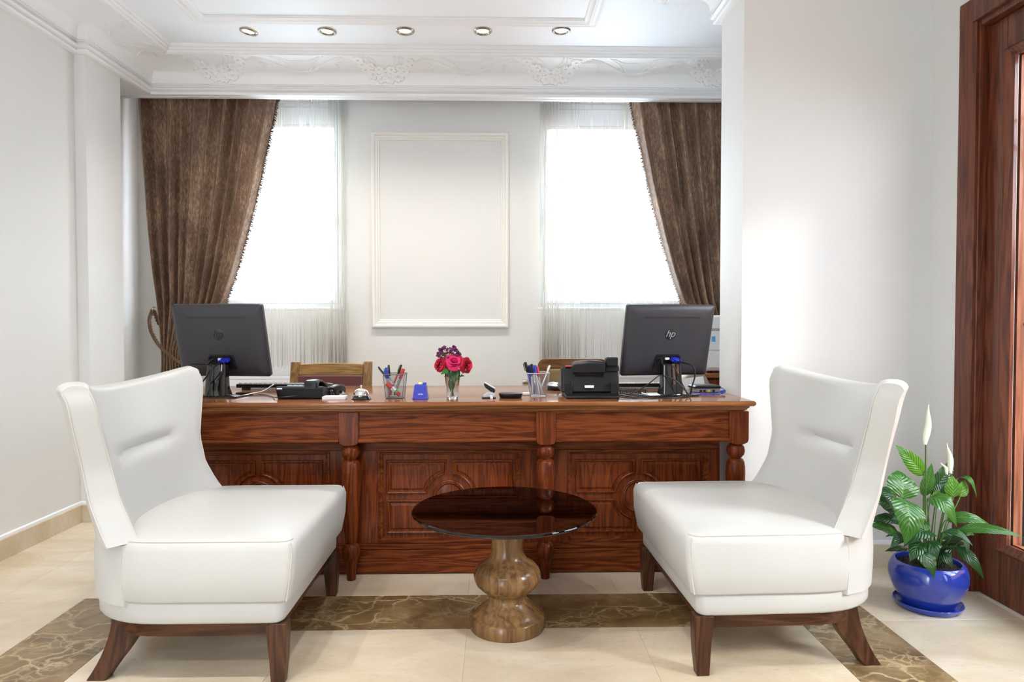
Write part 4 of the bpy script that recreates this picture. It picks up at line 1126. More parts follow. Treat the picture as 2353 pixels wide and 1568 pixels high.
b = B(); b.box(0.95, 1.088, 3.45, 3.455, DT, DT+0.012); b.build('reader_foot', M_black, t)
t = thing('leaflet', 'pale leaflet with a red patch leaning behind the router', 'leaflet', (0.975, 3.36, DT))
b = B(); b.loft([[(0.925, 3.345, DT+0.0005), (1.035, 3.345, DT+0.0005), (1.035, 3.346, DT+0.0005), (0.925, 3.346, DT+0.0005)], [(0.925, 3.385, DT+0.052), (1.035, 3.385, DT+0.064), (1.035, 3.386, DT+0.064), (0.925, 3.386, DT+0.052)]]); b.build('sheet', M_paper, t)
b = B(); b.loft([[(0.962, 3.357, DT+0.0175), (0.99, 3.357, DT+0.0175), (0.99, 3.3575, DT+0.0175), (0.962, 3.3575, DT+0.0175)], [(0.962, 3.376, DT+0.044), (0.99, 3.376, DT+0.046), (0.99, 3.3765, DT+0.046), (0.962, 3.3765, DT+0.044)]]); b.build('red_print', M_red, t)
# side cabinet with an upright white printer, mostly behind the partition
t = thing('side_cabinet', 'low wooden side cabinet under the white printer, behind the partition', 'cabinet', (1.55, 4.06, 0))
b = B(); b.box(1.18, 1.95, 3.82, 4.30, 0.03, 0.795); b.build('cabinet_body', M_deskZ, t, bevel=0.003)
b = B(); b.box(1.16, 1.97, 3.80, 4.31, 0.796, 0.822); b.build('cabinet_top', M_desktop, t, bevel=0.004)
for x in (1.19, 1.57): b = B(); b.box(x, x+0.37, 3.80, 3.819, 0.06, 0.785); b.build('door', M_deskZ, t, bevel=0.004)
t = thing('office_printer', 'tall white office printer glimpsed between the right monitor and partition', 'printer', (1.40, 4.04, 0.822))
b = B(); b.box(1.19, 1.60, 3.86, 4.22, 0.832, 1.150); b.build('printer_body', M_whitepl, t, bevel=0.012)
for z0, z1 in ((0.85, 0.945), (0.952, 1.06)): b = B(); b.box(1.205, 1.585, 3.852, 3.8595, z0, z1); b.build('paper_drawer', M_paper, t, bevel=0.003)
b = B(); b.box(1.225, 1.245, 3.8495, 3.852, 1.0, 1.03); b.build('blue_label', M_sky, t)
b = B(); b.box(1.21, 1.58, 3.853, 3.8595, 1.065, 1.075); b.build('output_slot', M_greypl, t)
for x in (1.21, 1.56): b = B(); b.box(x, x+0.03, 3.88, 4.2, 0.8225, 0.832); b.build('foot', M_black, t)
# ------------------------------------------------------------------ telephones
t = thing('desk_telephone', 'black desk telephone with handset, beside the note pad on the left', 'telephone', (-0.85, 3.06, DT), 0)
b = B(); b.loft([[(x, 2.965, DT+q), (x, 2.958, DT+0.050), (x, 2.966, DT+0.056), (x, 3.17, DT+0.024), (x, 3.175, DT+0.015), (x, 3.165, DT+0.003), (x, 2.985, DT)] for x, q in ((-0.950, 0.034), (-0.935, 0.012), (-0.925, 0.004), (-0.755, 0.004), (-0.748, 0.012))]); b.build('phone_body', M_black, t, angle=40, bevel=0.002)
b = B(); secs = []
for y, z, hh, w in ((2.951, 0.062, 0.022, 0.024), (2.956, 0.066, 0.026, 0.027), (2.99, 0.068, 0.026, 0.027), (3.005, 0.072, 0.018, 0.022), (3.05, 0.074, 0.011, 0.018), (3.10, 0.066, 0.011, 0.018), (3.125, 0.053, 0.017, 0.023), (3.165, 0.044, 0.018, 0.025), (3.172, 0.042, 0.014, 0.022)):
    secs.append([(-0.800+x, y, DT+z+zz) for x, zz in rrect(-w, w, -hh*0.75, hh*0.55, 0.008, 3)])
b.loft(secs); b.build('handset', M_black, t, angle=40)
b = B(); b.box(-0.836, -0.764, 2.962, 3.17, DT+0.028, DT+0.036); b.build('handset_cradle', M_black, t, bevel=0.003)
b = B(); b.box(-0.945, -0.922, 2.9565, 2.9605, DT+0.044, DT+0.049); b.build('white_label', M_paper, t)
b = B()
for i in range(4):
    for j in range(3): b.box(-0.925+j*0.024, -0.908+j*0.024, 3.04+i*0.026, 3.056+i*0.026, DT+0.050-i*0.0041, DT+0.0535-i*0.0041)
b.build('keypad', M_greypl, t)
t = thing('desk_telephone', 'large black desk telephone seen from behind, beside the right monitor', 'telephone', (0.42, 3.06, DT), 0)
b = B(); b.loft([[(x, 2.945, DT+0.001), (x, 2.945, DT+0.010), (x, 2.965, DT+0.024), (x, 3.15, DT+0.016), (x, 3.16, DT+0.001)] for x in (0.305, 0.535)]); b.build('stand_foot', M_black, t, bevel=0.003)
b = B(); pts = [(2.975, 0.030), (2.985, 0.052), (2.992, 0.090), (3.0, 0.128), (3.012, 0.138), (3.05, 0.128), (3.17, 0.040), (3.175, 0.028), (3.16, 0.022), (3.0, 0.022)]
rg = []
for x, k in ((0.287, 0.90), (0.291, 0.97), (0.303, 1.0), (0.525, 1.0), (0.537, 0.97), (0.541, 0.90)):
    rg.append([(x, 3.06+(y-3.06)*k, DT+0.08+(z-0.08)*k) for y, z in pts])
b.loft(rg); b.build('phone_body', M_black, t, angle=35)
b = B(); b.loft([[(x, 2.975, DT+0.112), (x, 2.985, DT+0.108), (x, 3.05, DT+0.135), (x, 3.045, DT+z1), (x, 2.99, DT+z1+0.006), (x, 2.970, DT+z1-0.008)] for x, z1 in ((0.336, 0.152), (0.345, 0.156), (0.41, 0.161), (0.468, 0.156), (0.478, 0.152))]); b.build('tilting_display', M_black, t, angle=35, bevel=0.002)
b = B(); b.loft([[(x, 2.9735, DT+z), (x, 2.978, DT+z), (x, 2.986, DT+z-0.012), (x, 2.981, DT+z-0.012)] for x, z in ((0.345, 0.109), (0.41, 0.113), (0.47, 0.109))]); b.build('display_lip', M_black, t, angle=40)
b = B(); secs = []
for y, z, hh, w in ((2.968, 0.160, 0.017, 0.022), (2.974, 0.161, 0.021, 0.026), (3.01, 0.158, 0.022, 0.027), (3.03, 0.150, 0.016, 0.022), (3.09, 0.118, 0.012, 0.018), (3.13, 0.085, 0.015, 0.022), (3.17, 0.062, 0.018, 0.025), (3.175, 0.055, 0.013, 0.02)):
    secs.append([(0.507+x, y, DT+z+zz) for x, zz in rrect(-w, w, -hh, hh*0.9, 0.007, 3)])
b.loft(secs); b.build('handset', M_black, t, angle=40)
b = B(); b.loft([[(x, 2.985, DT+0.118), (x, 3.03, DT+0.118), (x, 3.025, DT+0.142), (x, 2.99, DT+0.142)] for x in (0.482, 0.541)]); b.build('handset_rest', M_black, t, bevel=0.003)
b = B(); b.box(0.305, 0.331, 2.998, 3.012, DT+0.136, DT+0.1405); b.build('red_button', M_red, t, bevel=0.001)
b = B(); b.box(0.388, 0.427, 2.969, 2.972, DT+0.046, DT+0.057); b.box(0.388, 0.427, 2.972, 2.99, DT+0.048, DT+0.055); b.build('white_label', M_paper, t)
for x in (0.300, 0.500): b = B(); b.box(x, x+0.034, 2.958, 2.985, DT+0.018, DT+0.070); b.build('hinge_block', M_black, t, bevel=0.003)

# ------------------------------------------------------------------ small things along the front of the desk
t = thing('note_pad', 'small white note pad beside the left phone', 'note pad', (-0.703, 2.985, DT), R(3))
MM = parent_matrix(t)
for k in range(5): b = B(MM); o = 0.0006*((k*7) % 3); b.box(-0.049+o, 0.049+o, -0.03, 0.03, 0.0002+k*0.0024, 0.0024+k*0.0024); b.build('sheet_stack', M_paper, t)
t = thing('stapler', 'black and silver stapler behind the white note pad', 'stapler', (-0.725, 3.13, DT), R(-14))
MM = parent_matrix(t)
b = B(MM); b.loft([[(x, y, z) for x, z in ((-0.014, 0.0), (0.014, 0.0), (0.013, 0.005), (-0.013, 0.005))] for y in (-0.05, 0.055)]); b.build('stapler_base', M_silver, t, bevel=0.002)
b = B(MM); b.loft([[(x, y, z+q) for x, q in rrect(-w, w, 0, hh, 0.004, 3)] for y, z, w, hh in ((-0.058, 0.016, 0.013, 0.022), (-0.052, 0.016, 0.0145, 0.027), (0.0, 0.020, 0.0145, 0.030), (0.04, 0.014, 0.0145, 0.030), (0.058, 0.008, 0.013, 0.022))]); b.build('stapler_arm', M_black, t, angle=40)
b = B(MM); b.box(-0.009, 0.009, -0.0615, -0.0585, 0.0155, 0.030); b.build('stapler_nose', M_chrome, t, bevel=0.001)
b = B(MM); b.box(-0.008, 0.008, 0.03, 0.05, 0.0051, 0.016); b.build('hinge', M_chrome, t)
t = thing('call_bell', 'chrome reception call bell on a black base', 'bell', (-0.582, 2.955, DT))
c = (-0.582, 2.955, DT)
b = B(); b.lathe([(0.043, 0.0), (0.0435, 0.003), (0.041, 0.006), (0.036, 0.010), (0.033, 0.016), (0.0, 0.017)], c, 36); b.build('bell_base', M_gloss, t, angle=40)
b = B(); b.lathe([(0.034, 0.0185), (0.0345, 0.0195), (0.0335, 0.022), (0.032, 0.028), (0.028, 0.036), (0.021, 0.042), (0.012, 0.0455), (0.004, 0.047)], c, 40); b.build('bell_dome', M_chrome, t, angle=60)
b = B(); b.lathe([(0.0025, 0.044), (0.0025, 0.053), (0.0045, 0.054), (0.0048, 0.058), (0.003, 0.061), (0.001, 0.0615)], c, 14); b.build('push_button', M_chrome, t, angle=60)

def pen(name, label, cat, a, c, r, mats, group, capf=0.3, nib=True):
    """a = foot, c = top end; mats = (barrel, cap)"""
    a, c = Vector(a), Vector(c); d = c-a
    t = thing(name, label, cat, tuple(a), 0, group)
    b = B(); b.tube([a+d*0.035, a+d*0.09, a+d*(1-capf)], [r*0.6, r*0.9, r*0.9], 10); b.build('barrel', mats[0], t)
    b = B(); b.tube([a+d*(1-capf), a+d*(1-capf+0.01), a+d*0.985, c], [r*0.98, r*1.08, r*1.02, r*0.8], 10)
    sd = d.cross(Vector((0, 1, 0))).normalized()
    b.tube([a+d*0.97+sd*r*1.5, a+d*(1-capf+0.06)+sd*r*1.5], r*0.28, 6)
    b.build('cap', mats[1], t)
    b = B(); b.tube([a, a+d*0.036], [r*0.15, r*0.6], 8); b.build('nib', M_silver, t)
    return t
def mesh_cup(label, loc, hb, ht, h, mat, wire):
    t = thing('pen_cup', label, 'pen cup', loc, 0, 'square wire mesh pen cups')
    x, y, z = loc
    b = B(); b.box(x-hb, x+hb, y-hb, y+hb, z, z+0.004); b.build('cup_base', mat, t, bevel=0.002)
    b = B(); b.tube([(x+sx*ht, y+sy*ht, z+h) for sx, sy in ((-1, -1), (1, -1), (1, 1), (-1, 1))], 0.0024, 6, closed=True); b.build('cup_rim', mat, t)
    b = B()
    for sx, sy in ((-1, -1), (1, -1), (1, 1), (-1, 1)): b.tube([(x+sx*hb, y+sy*hb, z+0.003), (x+sx*ht, y+sy*ht, z+h)], 0.0014, 6)
    b.build('corner_wire', mat, t)
    for q in range(4):
        b = B(); ca, sa = math.cos(q*PI/2), math.sin(q*PI/2)
        W_ = lambda u, v, d=0.0: (x+ca*u*(hb+(ht-hb)*v)-sa*(-(hb+(ht-hb)*v)-d), y+sa*u*(hb+(ht-hb)*v)+ca*(-(hb+(ht-hb)*v)-d), z+0.004+(h-0.005)*v)
        n, m, e = 15, 18, wire
        for i in range(1, n):
            u = -1+2*i/n; b.add([W_(u-e/ht, 0), W_(u+e/ht, 0), W_(u+e/ht, 1), W_(u-e/ht, 1)], [(0, 1, 2, 3)])
        for j in range(m):
            v = j/m; b.add([W_(-1, v, 0.0003), W_(1, v, 0.0003), W_(1, v+2*e/h, 0.0003), W_(-1, v+2*e/h, 0.0003)], [(0, 1, 2, 3)])
        o = b.build('mesh_wall', mat, t, recalc=False); o['kind'] = 'stuff'
    return t
C1 = (-0.443, 3.005, DT); C2 = (0.187, 3.045, DT)
mesh_cup('dark wire mesh pen cup left of the blue tape dispenser', C1, 0.036, 0.0455, 0.107, M_wire_dark, 0.00036)
mesh_cup('silver wire mesh pen cup near the right phone', C2, 0.033, 0.0485, 0.107, M_wire, 0.00028)
g1, g2 = 'pens in the dark mesh cup', 'pens in the silver mesh cup'
pen('ballpoint_pen', 'slim black pen leaning far left in the dark mesh cup', 'pen', (-0.418, 3.012, 0.7825), (-0.516, 3.0, 0.913), 0.0034, (M_paper, M_black), g1, 0.42)
pen('ballpoint_pen', 'upright slim black pen in the middle of the dark mesh cup', 'pen', (-0.462, 3.022, 0.7825), (-0.472, 3.01, 0.920), 0.0038, (M_silver, M_black), g1, 0.45)
pen('ballpoint_pen', 'black and dark red pen leaning right in the dark mesh cup', 'pen', (-0.470, 2.99, 0.7825), (-0.416, 3.012, 0.921), 0.0042, (M_red, M_black), g1, 0.28)
pen('marker_pen', 'green highlighter at the left of the dark mesh cup', 'marker', (-0.470, 3.032, 0.7825), (-0.489, 3.030, 0.897), 0.0058, (M_green, M_green), g1, 0.35)
pen('marker_pen', 'blue capped marker in the dark mesh cup', 'marker', (-0.468, 2.998, 0.7825), (-0.480, 2.988, 0.910), 0.0062, (M_greypl, M_blue), g1, 0.38)
pen('marker_pen', 'red capped marker leaning right in the dark mesh cup', 'marker', (-0.453, 3.030, 0.7825), (-0.408, 3.024, 0.902), 0.0068, (M_greypl, M_red), g1, 0.36)
pen('ballpoint_pen', 'grey pen slanting down to the right inside the dark mesh cup', 'pen', (-0.415, 2.976, 0.7825), (-0.466, 2.996, 0.872), 0.0032, (M_greypl, M_greypl), g1, 0.2)
t = thing('glue_stick', 'red and white glue stick lying slanted inside the dark mesh cup', 'glue stick', (-0.418, 2.985, 0.79), 0)
a, c = Vector((-0.420, 2.982, 0.790)), Vector((-0.477, 2.980, 0.842)); d = c-a
b = B(); b.tube([a, a+d*0.66], 0.0095, 16); b.build('glue_tube', M_red, t)
b = B(); b.tube([a+d*0.66, a+d*0.67, c-d*0.03, c], [0.0098, 0.0104, 0.0104, 0.009], 16); b.build('glue_cap', M_red, t)
b = B(); b.tube([a+d*0.36, a+d*0.62], 0.0097, 16); b.build('white_band', M_paper, t)
b = B(); b.tube([a+d*0.20, a+d*0.32], 0.0097, 16); b.build('green_band', M_green, t)
ang = math.atan2(-d.z, -d.x)
cu = bpy.data.curves.new('lettering', 'FONT'); cu.body = 'Pritt'; cu.size = 0.0095; cu.align_x = 'CENTER'; cu.align_y = 'CENTER'; cu.extrude = 0.0001; cu.materials.append(M_groove)
o = bpy.data.objects.new('lettering', cu); COL.objects.link(o); o = meshed(o); o.parent = t
o.matrix_local = parent_matrix(t).inverted() @ Matrix.Translation(a+d*0.50+Vector((0, -0.0100, 0))) @ Matrix.Rotation(-ang, 4, 'Y') @ Matrix.Rotation(R(90), 4, 'X')
pen('marker_pen', 'black capped marker leaning left in the silver mesh cup', 'marker', (0.170, 3.052, 0.7825), (0.129, 3.035, 0.930), 0.0068, (M_blue, M_black), g2, 0.30)
pen('marker_pen', 'upright black capped marker in the silver mesh cup', 'marker', (0.162, 3.036, 0.7825), (0.158, 3.034, 0.922), 0.0066, (M_greypl, M_black), g2, 0.34)
pen('marker_pen', 'blue capped pen at the left of the silver mesh cup', 'pen', (0.180, 3.066, 0.7825), (0.147, 3.058, 0.915), 0.0062, (M_silver, M_blue), g2, 0.36)
pen('marker_pen', 'blue capped pen right of the upright black marker', 'pen', (0.193, 3.022, 0.7825), (0.171, 3.034, 0.917), 0.0062, (M_silver, M_blue), g2, 0.36)
pen('marker_pen', 'blue capped pen hidden behind another in the silver mesh cup', 'pen', (0.184, 3.066, 0.7825), (0.177, 3.060, 0.914), 0.0058, (M_silver, M_blue), g2, 0.36)
pen('marker_pen', 'red capped pen in the silver mesh cup', 'pen', (0.203, 3.038, 0.7825), (0.184, 3.044, 0.909), 0.0058, (M_silver, M_red), g2, 0.36)
pen('ballpoint_pen', 'white and blue ballpoint leaning right in the silver mesh cup', 'pen', (0.190, 3.056, 0.7825), (0.241, 3.050, 0.915), 0.0040, (M_paper, M_paper), g2, 0.22)
pen('ballpoint_pen', 'short red tipped ballpoint slanting inside the silver mesh cup', 'pen', (0.211, 3.020, 0.7825), (0.172, 3.024, 0.885), 0.0036, (M_silver, M_red), g2, 0.1)
pen('ballpoint_pen', 'short clear ballpoint standing inside the left of the silver cup', 'pen', (0.164, 3.020, 0.7825), (0.156, 3.020, 0.878), 0.0036, (M_silver, M_blue), g2, 0.12)
t = thing('tape_dispenser', 'blue square tape dispenser with white lettering', 'tape dispenser', (-0.327, 2.98, DT))
b = B(); r4 = lambda hw, y0, y1, z: [(-0.329-hw, y0, z), (-0.329+hw, y0, z), (-0.329+hw, y1, z), (-0.329-hw, y1, z)]
b.loft([r4(0.033, 2.945, 3.015, DT), r4(0.033, 2.945, 3.015, DT+0.004), r4(0.031, 2.947, 3.014, DT+0.006), r4(0.0245, 2.957, 3.006, DT+0.060), r4(0.022, 2.961, 3.002, DT+0.063)]); b.build('dispenser_body', M_blue, t, angle=30, bevel=0.0015)
b = B(); b.tube([(-0.338, 2.985, DT+0.058), (-0.324, 2.985, DT+0.058)], 0.0135, 18); b.build('tape_roll', M_yellow, t)
b = B(); b.box(-0.318, -0.304, 2.97, 2.995, DT+0.063, DT+0.070); b.build('cutter', M_blue, t, bevel=0.001)
cu = bpy.data.curves.new('lettering', 'FONT'); cu.body = 'umix'; cu.size = 0.011; cu.align_x = 'CENTER'; cu.extrude = 0.0002; cu.materials.append(M_paper)
o = bpy.data.objects.new('lettering', cu); COL.objects.link(o); o = meshed(o); o.parent = t
o.matrix_local = parent_matrix(t).inverted() @ Matrix.Translation((-0.327, 2.9495, DT+0.0195)) @ Matrix.Rotation(R(90-10), 4, 'X')
t = thing('hole_punch', 'small silver and black hole punch with raised lever', 'hole punch', (-0.030, 2.99, DT))
b = B(); b.box(-0.062, -0.002, 2.965, 3.02, DT, DT+0.005); b.build('punch_base', M_black, t, bevel=0.002)
b = B(); b.loft([[(-0.058, y, DT+0.0052), (-0.004, y, DT+0.0052), (-0.006, y, DT+0.016), (-0.016, y, DT+0.028), (-0.032, y, DT+0.030), (-0.048, y, DT+0.018), (-0.056, y, DT+0.013)] for y in (2.972, 3.012)]); b.build('punch_body', M_silver, t, bevel=0.002)
b = B(); b.loft([[(x, y, z) for y in (2.974, 3.010)][::-1]+[(x2, y, z2) for y in (2.974, 3.010)] for x, z, x2, z2 in ((-0.050, DT+0.068, -0.054, DT+0.061), (-0.030, DT+0.054, -0.046, DT+0.046), (-0.006, DT+0.040, -0.018, DT+0.026), (-0.004, DT+0.030, -0.014, DT+0.020))]); b.build('lever', M_black, t, bevel=0.002)
b = B(); b.loft([[(x, y, z) for y in (2.972, 3.012)][::-1]+[(x2, y, z2) for y in (2.972, 3.012)] for x, z, x2, z2 in ((-0.052, DT+0.071, -0.053, DT+0.0685), (-0.028, DT+0.057, -0.030, DT+0.0545), (-0.004, DT+0.044, -0.006, DT+0.0405))]); b.build('lever_pad', M_silver, t, bevel=0.001)
b = B(); b.box(-0.026, -0.014, 2.960, 2.9645, DT+0.001, DT+0.017); b.build('guide_tab', M_whitepl, t)
t = thing('ink_pad', 'flat black oval ink pad box beside the hole punch', 'ink pad', (0.064, 2.995, DT))
b = B(); lump(b, (0.064, 2.995, DT), [(0.0, 0.046, 0.030, 0), (0.002, 0.048, 0.032, 0), (0.015, 0.052, 0.036, 0)]); b.build('pad_tray', M_black, t, angle=40)
b = B(); lump(b, (0.064, 2.995, DT), [(0.0152, 0.053, 0.037, 0), (0.021, 0.053, 0.037, 0), (0.023, 0.050, 0.034, 0)]); b.build('pad_lid', M_black, t, angle=40)
b = B(); b.loft([[(0.120, 3.10, DT), (0.160, 3.10, DT), (0.160, 3.125, DT), (0.120, 3.125, DT)], [(0.121, 3.101, DT+0.012), (0.159, 3.101, DT+0.012), (0.159, 3.124, DT+0.012), (0.121, 3.124, DT+0.012)]])
tag(b.build('eraser', M_paper, None, bevel=0.003), 'white eraser left of the silver pen cup', 'eraser')

# ------------------------------------------------------------------ vase with roses
VC = (-0.190, 2.965, DT)
t = thing('glass_vase', 'clear tapered glass vase holding red roses', 'vase', VC)
b = B(); b.lathe([(0.0235, 0.0), (0.0245, 0.002), (0.0350, 0.127), (0.0345, 0.1285), (0.0335, 0.127), (0.0235, 0.014), (0.001, 0.012)], VC, 32, cap=False); b.build('vase_glass', M_vase, t, angle=40)
b = B(); b.lathe([(0.001, 0.0005), (0.0225, 0.0005), (0.0232, 0.0112), (0.001, 0.0112)], VC, 28, cap=False); b.build('vase_foot', M_vase, t, angle=40)
petal_cache = {}
def petal_mesh(kind, mat):
    if (kind, mat.name) in petal_cache: return petal_cache[(kind, mat.name)]
    b = B(); wdt, hgt, curl = {'in': (0.009, 0.016, 0.2), 'mid': (0.013, 0.017, 0.5), 'out': (0.016, 0.019, 0.95)}[kind]
    G = []
    for i in range(6):
        v = i/5; row = []
        for j in range(7):
            u = -1+2*j/6
            w = wdt*math.sin(PI*min(0.5+0.0, 0.15+v*0.42))*(1-0.12*v*v)
            z = hgt*v*(1-0.10*u*u*v)
            out = 0.002+0.006*v+curl*0.014*v**2.2 - 0.35*w*u*u*(1-0.4*curl*v)
            row.append((u*w, -out, z-curl*0.008*v**3))
        G.append(row)
    b.grid(G); o = b.build('petal', mat, None, angle=80, recalc=False); me = o.data
    bpy.data.objects.remove(o); petal_cache[(kind, mat.name)] = me; return me
def rose(label, c, face, mat, foot, seed, scale=1.0, full=1):
    rnd = random.Random(seed); c = Vector(c); foot = Vector(foot)
    t = thing('rose', label, 'flower', tuple(foot), 0, 'roses in the glass vase')
    q = Vector(face).normalized().to_track_quat('Z', 'Y').to_matrix().to_4x4()
    base = c-Vector(face).normalized()*0.012*scale
    for kind, n, rad, tilt in (('in', 4, 0.0010, -20), ('mid', 5, 0.003, -6), ('mid', 6, 0.0045, 12), ('out', 6, 0.006, 24), ('out', 6, 0.007, 48)):
        for k in range(n):
            o = bpy.data.objects.new('petal', petal_mesh(kind, mat)); COL.objects.link(o); o.parent = t
            a = 2*PI*k/n+rnd.uniform(-0.2, 0.2)
            M = Matrix.Translation(base-foot) @ q @ Matrix.Rotation(a, 4, 'Z') @ Matrix.Translation((0, -rad*scale, 0)) @ Matrix.Rotation(R(tilt+rnd.uniform(-9, 9)), 4, 'X') @ Matrix.Scale(scale*rnd.uniform(0.85, 1.12), 4)
            o.matrix_local = M
    bb = B(); bb.lathe([(0.001, 0.0), (0.0055*scale, 0.005*scale), (0.0065*scale, 0.010*scale), (0.0045*scale, 0.0145*scale), (0.001, 0.0165*scale)], base, 12, axis=q.to_3x3()); bb.build('bud', mat, t)
    P = bez(foot, foot+(base-foot)*0.35+Vector((0, 0, 0.02)), base-Vector(face).normalized()*0.04, base, 10)
    b = B(); b.tube(P, 0.0017, 6); b.ball(base, 0.005*scale, 8, 6); b.build('stem', M_stem, t)
    for k, f in enumerate((0.45, 0.6)):
        p = P[int(10*f)]; d = Vector((rnd.uniform(-1, 1), rnd.uniform(-1, 0.3), rnd.uniform(-0.2, 0.5))).normalized()
        leaf_obj('rose_leaf', t, [p, p+d*0.008, p+d*0.014], p+d*0.042+Vector((0, 0, -0.004)), 0.018, 0.004, M_leafm if k else M_leafd, Vector((0.2, -0.6, 1)))
    return t
def leaf_obj(name, parent, stem, tip, w, arch, mat, hint, stemr=0.0009):
    """one leaf: stem polyline (last point = blade base) and blade to tip, folded along the midrib"""
    base = Vector(stem[-1]); tip = Vector(tip); d = tip-base; L = d.length
    up = Vector(hint).normalized(); side = d.cross(up).normalized(); nrm = side.cross(d).normalized()
    b = B(); n, m = 16, 8; G = []; UV = []
    for i in range(n+1):
        v = i/n
        c = base+d*v+nrm*(arch*4*v*(1-v)) - Vector((0, 0, 1))*(arch*0.9*v*v)
        ww = w*0.5*(math.sin(PI*v**0.72)**0.85)*(1-0.25*v)+0.0004
        row = []
        for j in range(m+1):
            u = -1+2*j/m
            rip = 0.02*w*math.sin(v*26+abs(u)*3)*abs(u)
            p = c+side*(ww*u)+nrm*(0.20*ww*abs(u)-0.10*ww*u*u*2+rip)
            row.append(p); UV.append((0.5+u*0.5, v*L/0.14))
        G.append(row)
    b.grid(G); k = len(b.v)
    b.tube(stem, stemr, 5); UV += [(0.5, 0.0)]*(len(b.v)-k)
    return b.build(name, mat, parent, angle=80, recalc=False, uvs=UV)
rose('red rose leaning out at the left of the vase', (-0.254, 2.945, 0.928), (-0.75, -0.55, 0.25), M_rose, (-0.184, 2.970, 0.790), 1, 1.12)
rose('large pink red rose at the front centre of the vase', (-0.180, 2.935, 0.945), (0.10, -0.80, 0.60), M_pink, (-0.192, 2.960, 0.789), 2, 1.42)
rose('red rose leaning out at the right of the vase', (-0.118, 2.945, 0.922), (0.75, -0.60, 0.10), M_rose, (-0.198, 2.968, 0.790), 3, 1.15)
rose('small dark red rose low behind the front rose', (-0.210, 2.950, 0.925), (-0.2, -0.8, 0.1), M_rose, (-0.186, 2.975, 0.790), 4, 0.85)
t = thing('purple_flower', 'purple flower cluster rising behind the roses', 'flower', (-0.192, 2.975, 0.79))
rnd = random.Random(8); b = B(); sb = B(); ctr = Vector((-0.206, 2.975, 0.955))
for k in range(95):
    a = rnd.uniform(0, 2*PI); e = rnd.uniform(0.05, 1.0); rr = 0.050
    p = ctr+Vector((rr*math.cos(a)*math.sqrt(1-e*e*0.8), rr*0.7*math.sin(a)*math.sqrt(1-e*e*0.8), 0.046*e+rnd.uniform(-0.006, 0.004)))
    for q in range(4):
        an = q*PI/2+k; o = Vector((math.cos(an), math.sin(an)*0.6, math.sin(an*1.3)*0.6))*0.0036
        b.ball(p+o, 0.0034, 6, 4)
    if k % 3 == 0: sb.tube([ctr+Vector((0, 0, -0.02)), (ctr+p)/2+Vector((0, 0, -0.004)), p], 0.0008, 4)
b.build('florets', M_purple, t, angle=80)
sb.tube(bez((-0.188, 2.975, 0.79), (-0.19, 2.975, 0.84), (-0.204, 2.975, 0.90), ctr+Vector((0, 0, -0.018)), 8), 0.0018, 6); sb.build('flower_stem', M_stem, t)
t = thing('greenery_sprig', 'green leaf sprig with rosebuds filling the vase neck', 'flower', (-0.19, 2.962, 0.79))
b = B()
for tx, ty, tz in ((-0.166, 2.93, 0.913), (-0.131, 2.93, 0.903), (-0.137, 2.94, 0.928)):
    b.tube(bez((-0.19, 2.962, 0.79), (-0.19, 2.96, 0.86), (tx-0.01, ty+0.01, tz-0.02), (tx, ty, tz), 8), 0.0012, 5); b.ball((tx, ty, tz), 0.0042, 8, 6, (1, 1, 1.3))
b.build('bud_stems', M_stem, t, angle=80)
for base, tip, w, mm in (((-0.203, 2.935, 0.905), (-0.236, 2.915, 0.888), 0.026, M_leafm), ((-0.197, 2.94, 0.895), (-0.176, 2.93, 0.845), 0.022, M_leafd), ((-0.178, 2.945, 0.90), (-0.165, 2.94, 0.862), 0.024, M_leafm), ((-0.200, 2.95, 0.86), (-0.196, 2.955, 0.812), 0.018, M_leafm), ((-0.19, 2.94, 0.91), (-0.198, 2.93, 0.872), 0.024, M_leafd), ((-0.182, 2.955, 0.865), (-0.187, 2.95, 0.815), 0.018, M_leafd)):
    leaf_obj('rose_leaf', t, [(-0.19, 2.962, 0.80), tuple((Vector(base)+Vector((-0.19, 2.962, 0.80)))/2), base], tip, w, 0.004, mm, Vector((0, -1, 0.5)))

# ------------------------------------------------------------------ potted peace lily by the door
PC = (1.682, 2.60)
t = thing('plant_saucer', 'round blue glazed saucer under the plant pot', 'saucer', (PC[0], PC[1], 0))
b = B(); b.lathe([(0.100, 0.0), (0.112, 0.003), (0.1225, 0.022), (0.121, 0.0245), (0.1175, 0.0245), (0.110, 0.012), (0.10, 0.008), (0.001, 0.007)], (*PC, 0), 48, cap=True); b.build('saucer_dish', M_potblue, t, angle=40)
t = thing('potted_peace_lily', 'peace lily with white flowers in a round cobalt blue pot', 'potted plant', (PC[0], PC[1], 0.0075))
b = B(); b.lathe([(0.080, 0.0075), (0.088, 0.010), (0.100, 0.030), (0.119, 0.062), (0.133, 0.095), (0.1385, 0.122), (0.1375, 0.145), (0.131, 0.166), (0.122, 0.178), (0.117, 0.180), (0.112, 0.178), (0.110, 0.172), (0.113, 0.150)], (*PC, 0), 64, cap=False); b.build('pot', M_potblue, t, angle=40)
b = B(); rnd = random.Random(4); rings = []
for i in range(8):
    r = 0.116*(1-i/7)+0.001; rings.append([(PC[0]+r*math.cos(a), PC[1]+r*math.sin(a), 0.158+0.006*rnd.random()*(1 if i else 0)+0.004*(1-(r/0.116)**2)) for a in [2*PI*j/40 for j in range(40)]])
b.loft(rings, True, False, True)
for k in range(160):
    a, q = rnd.uniform(0, 6.28), 0.105*math.sqrt(rnd.random()); s = rnd.uniform(0.002, 0.005); b.ball((PC[0]+q*math.cos(a), PC[1]+q*math.sin(a), 0.163), s, 6, 4)
b.build('soil', M_soil, t, angle=30)
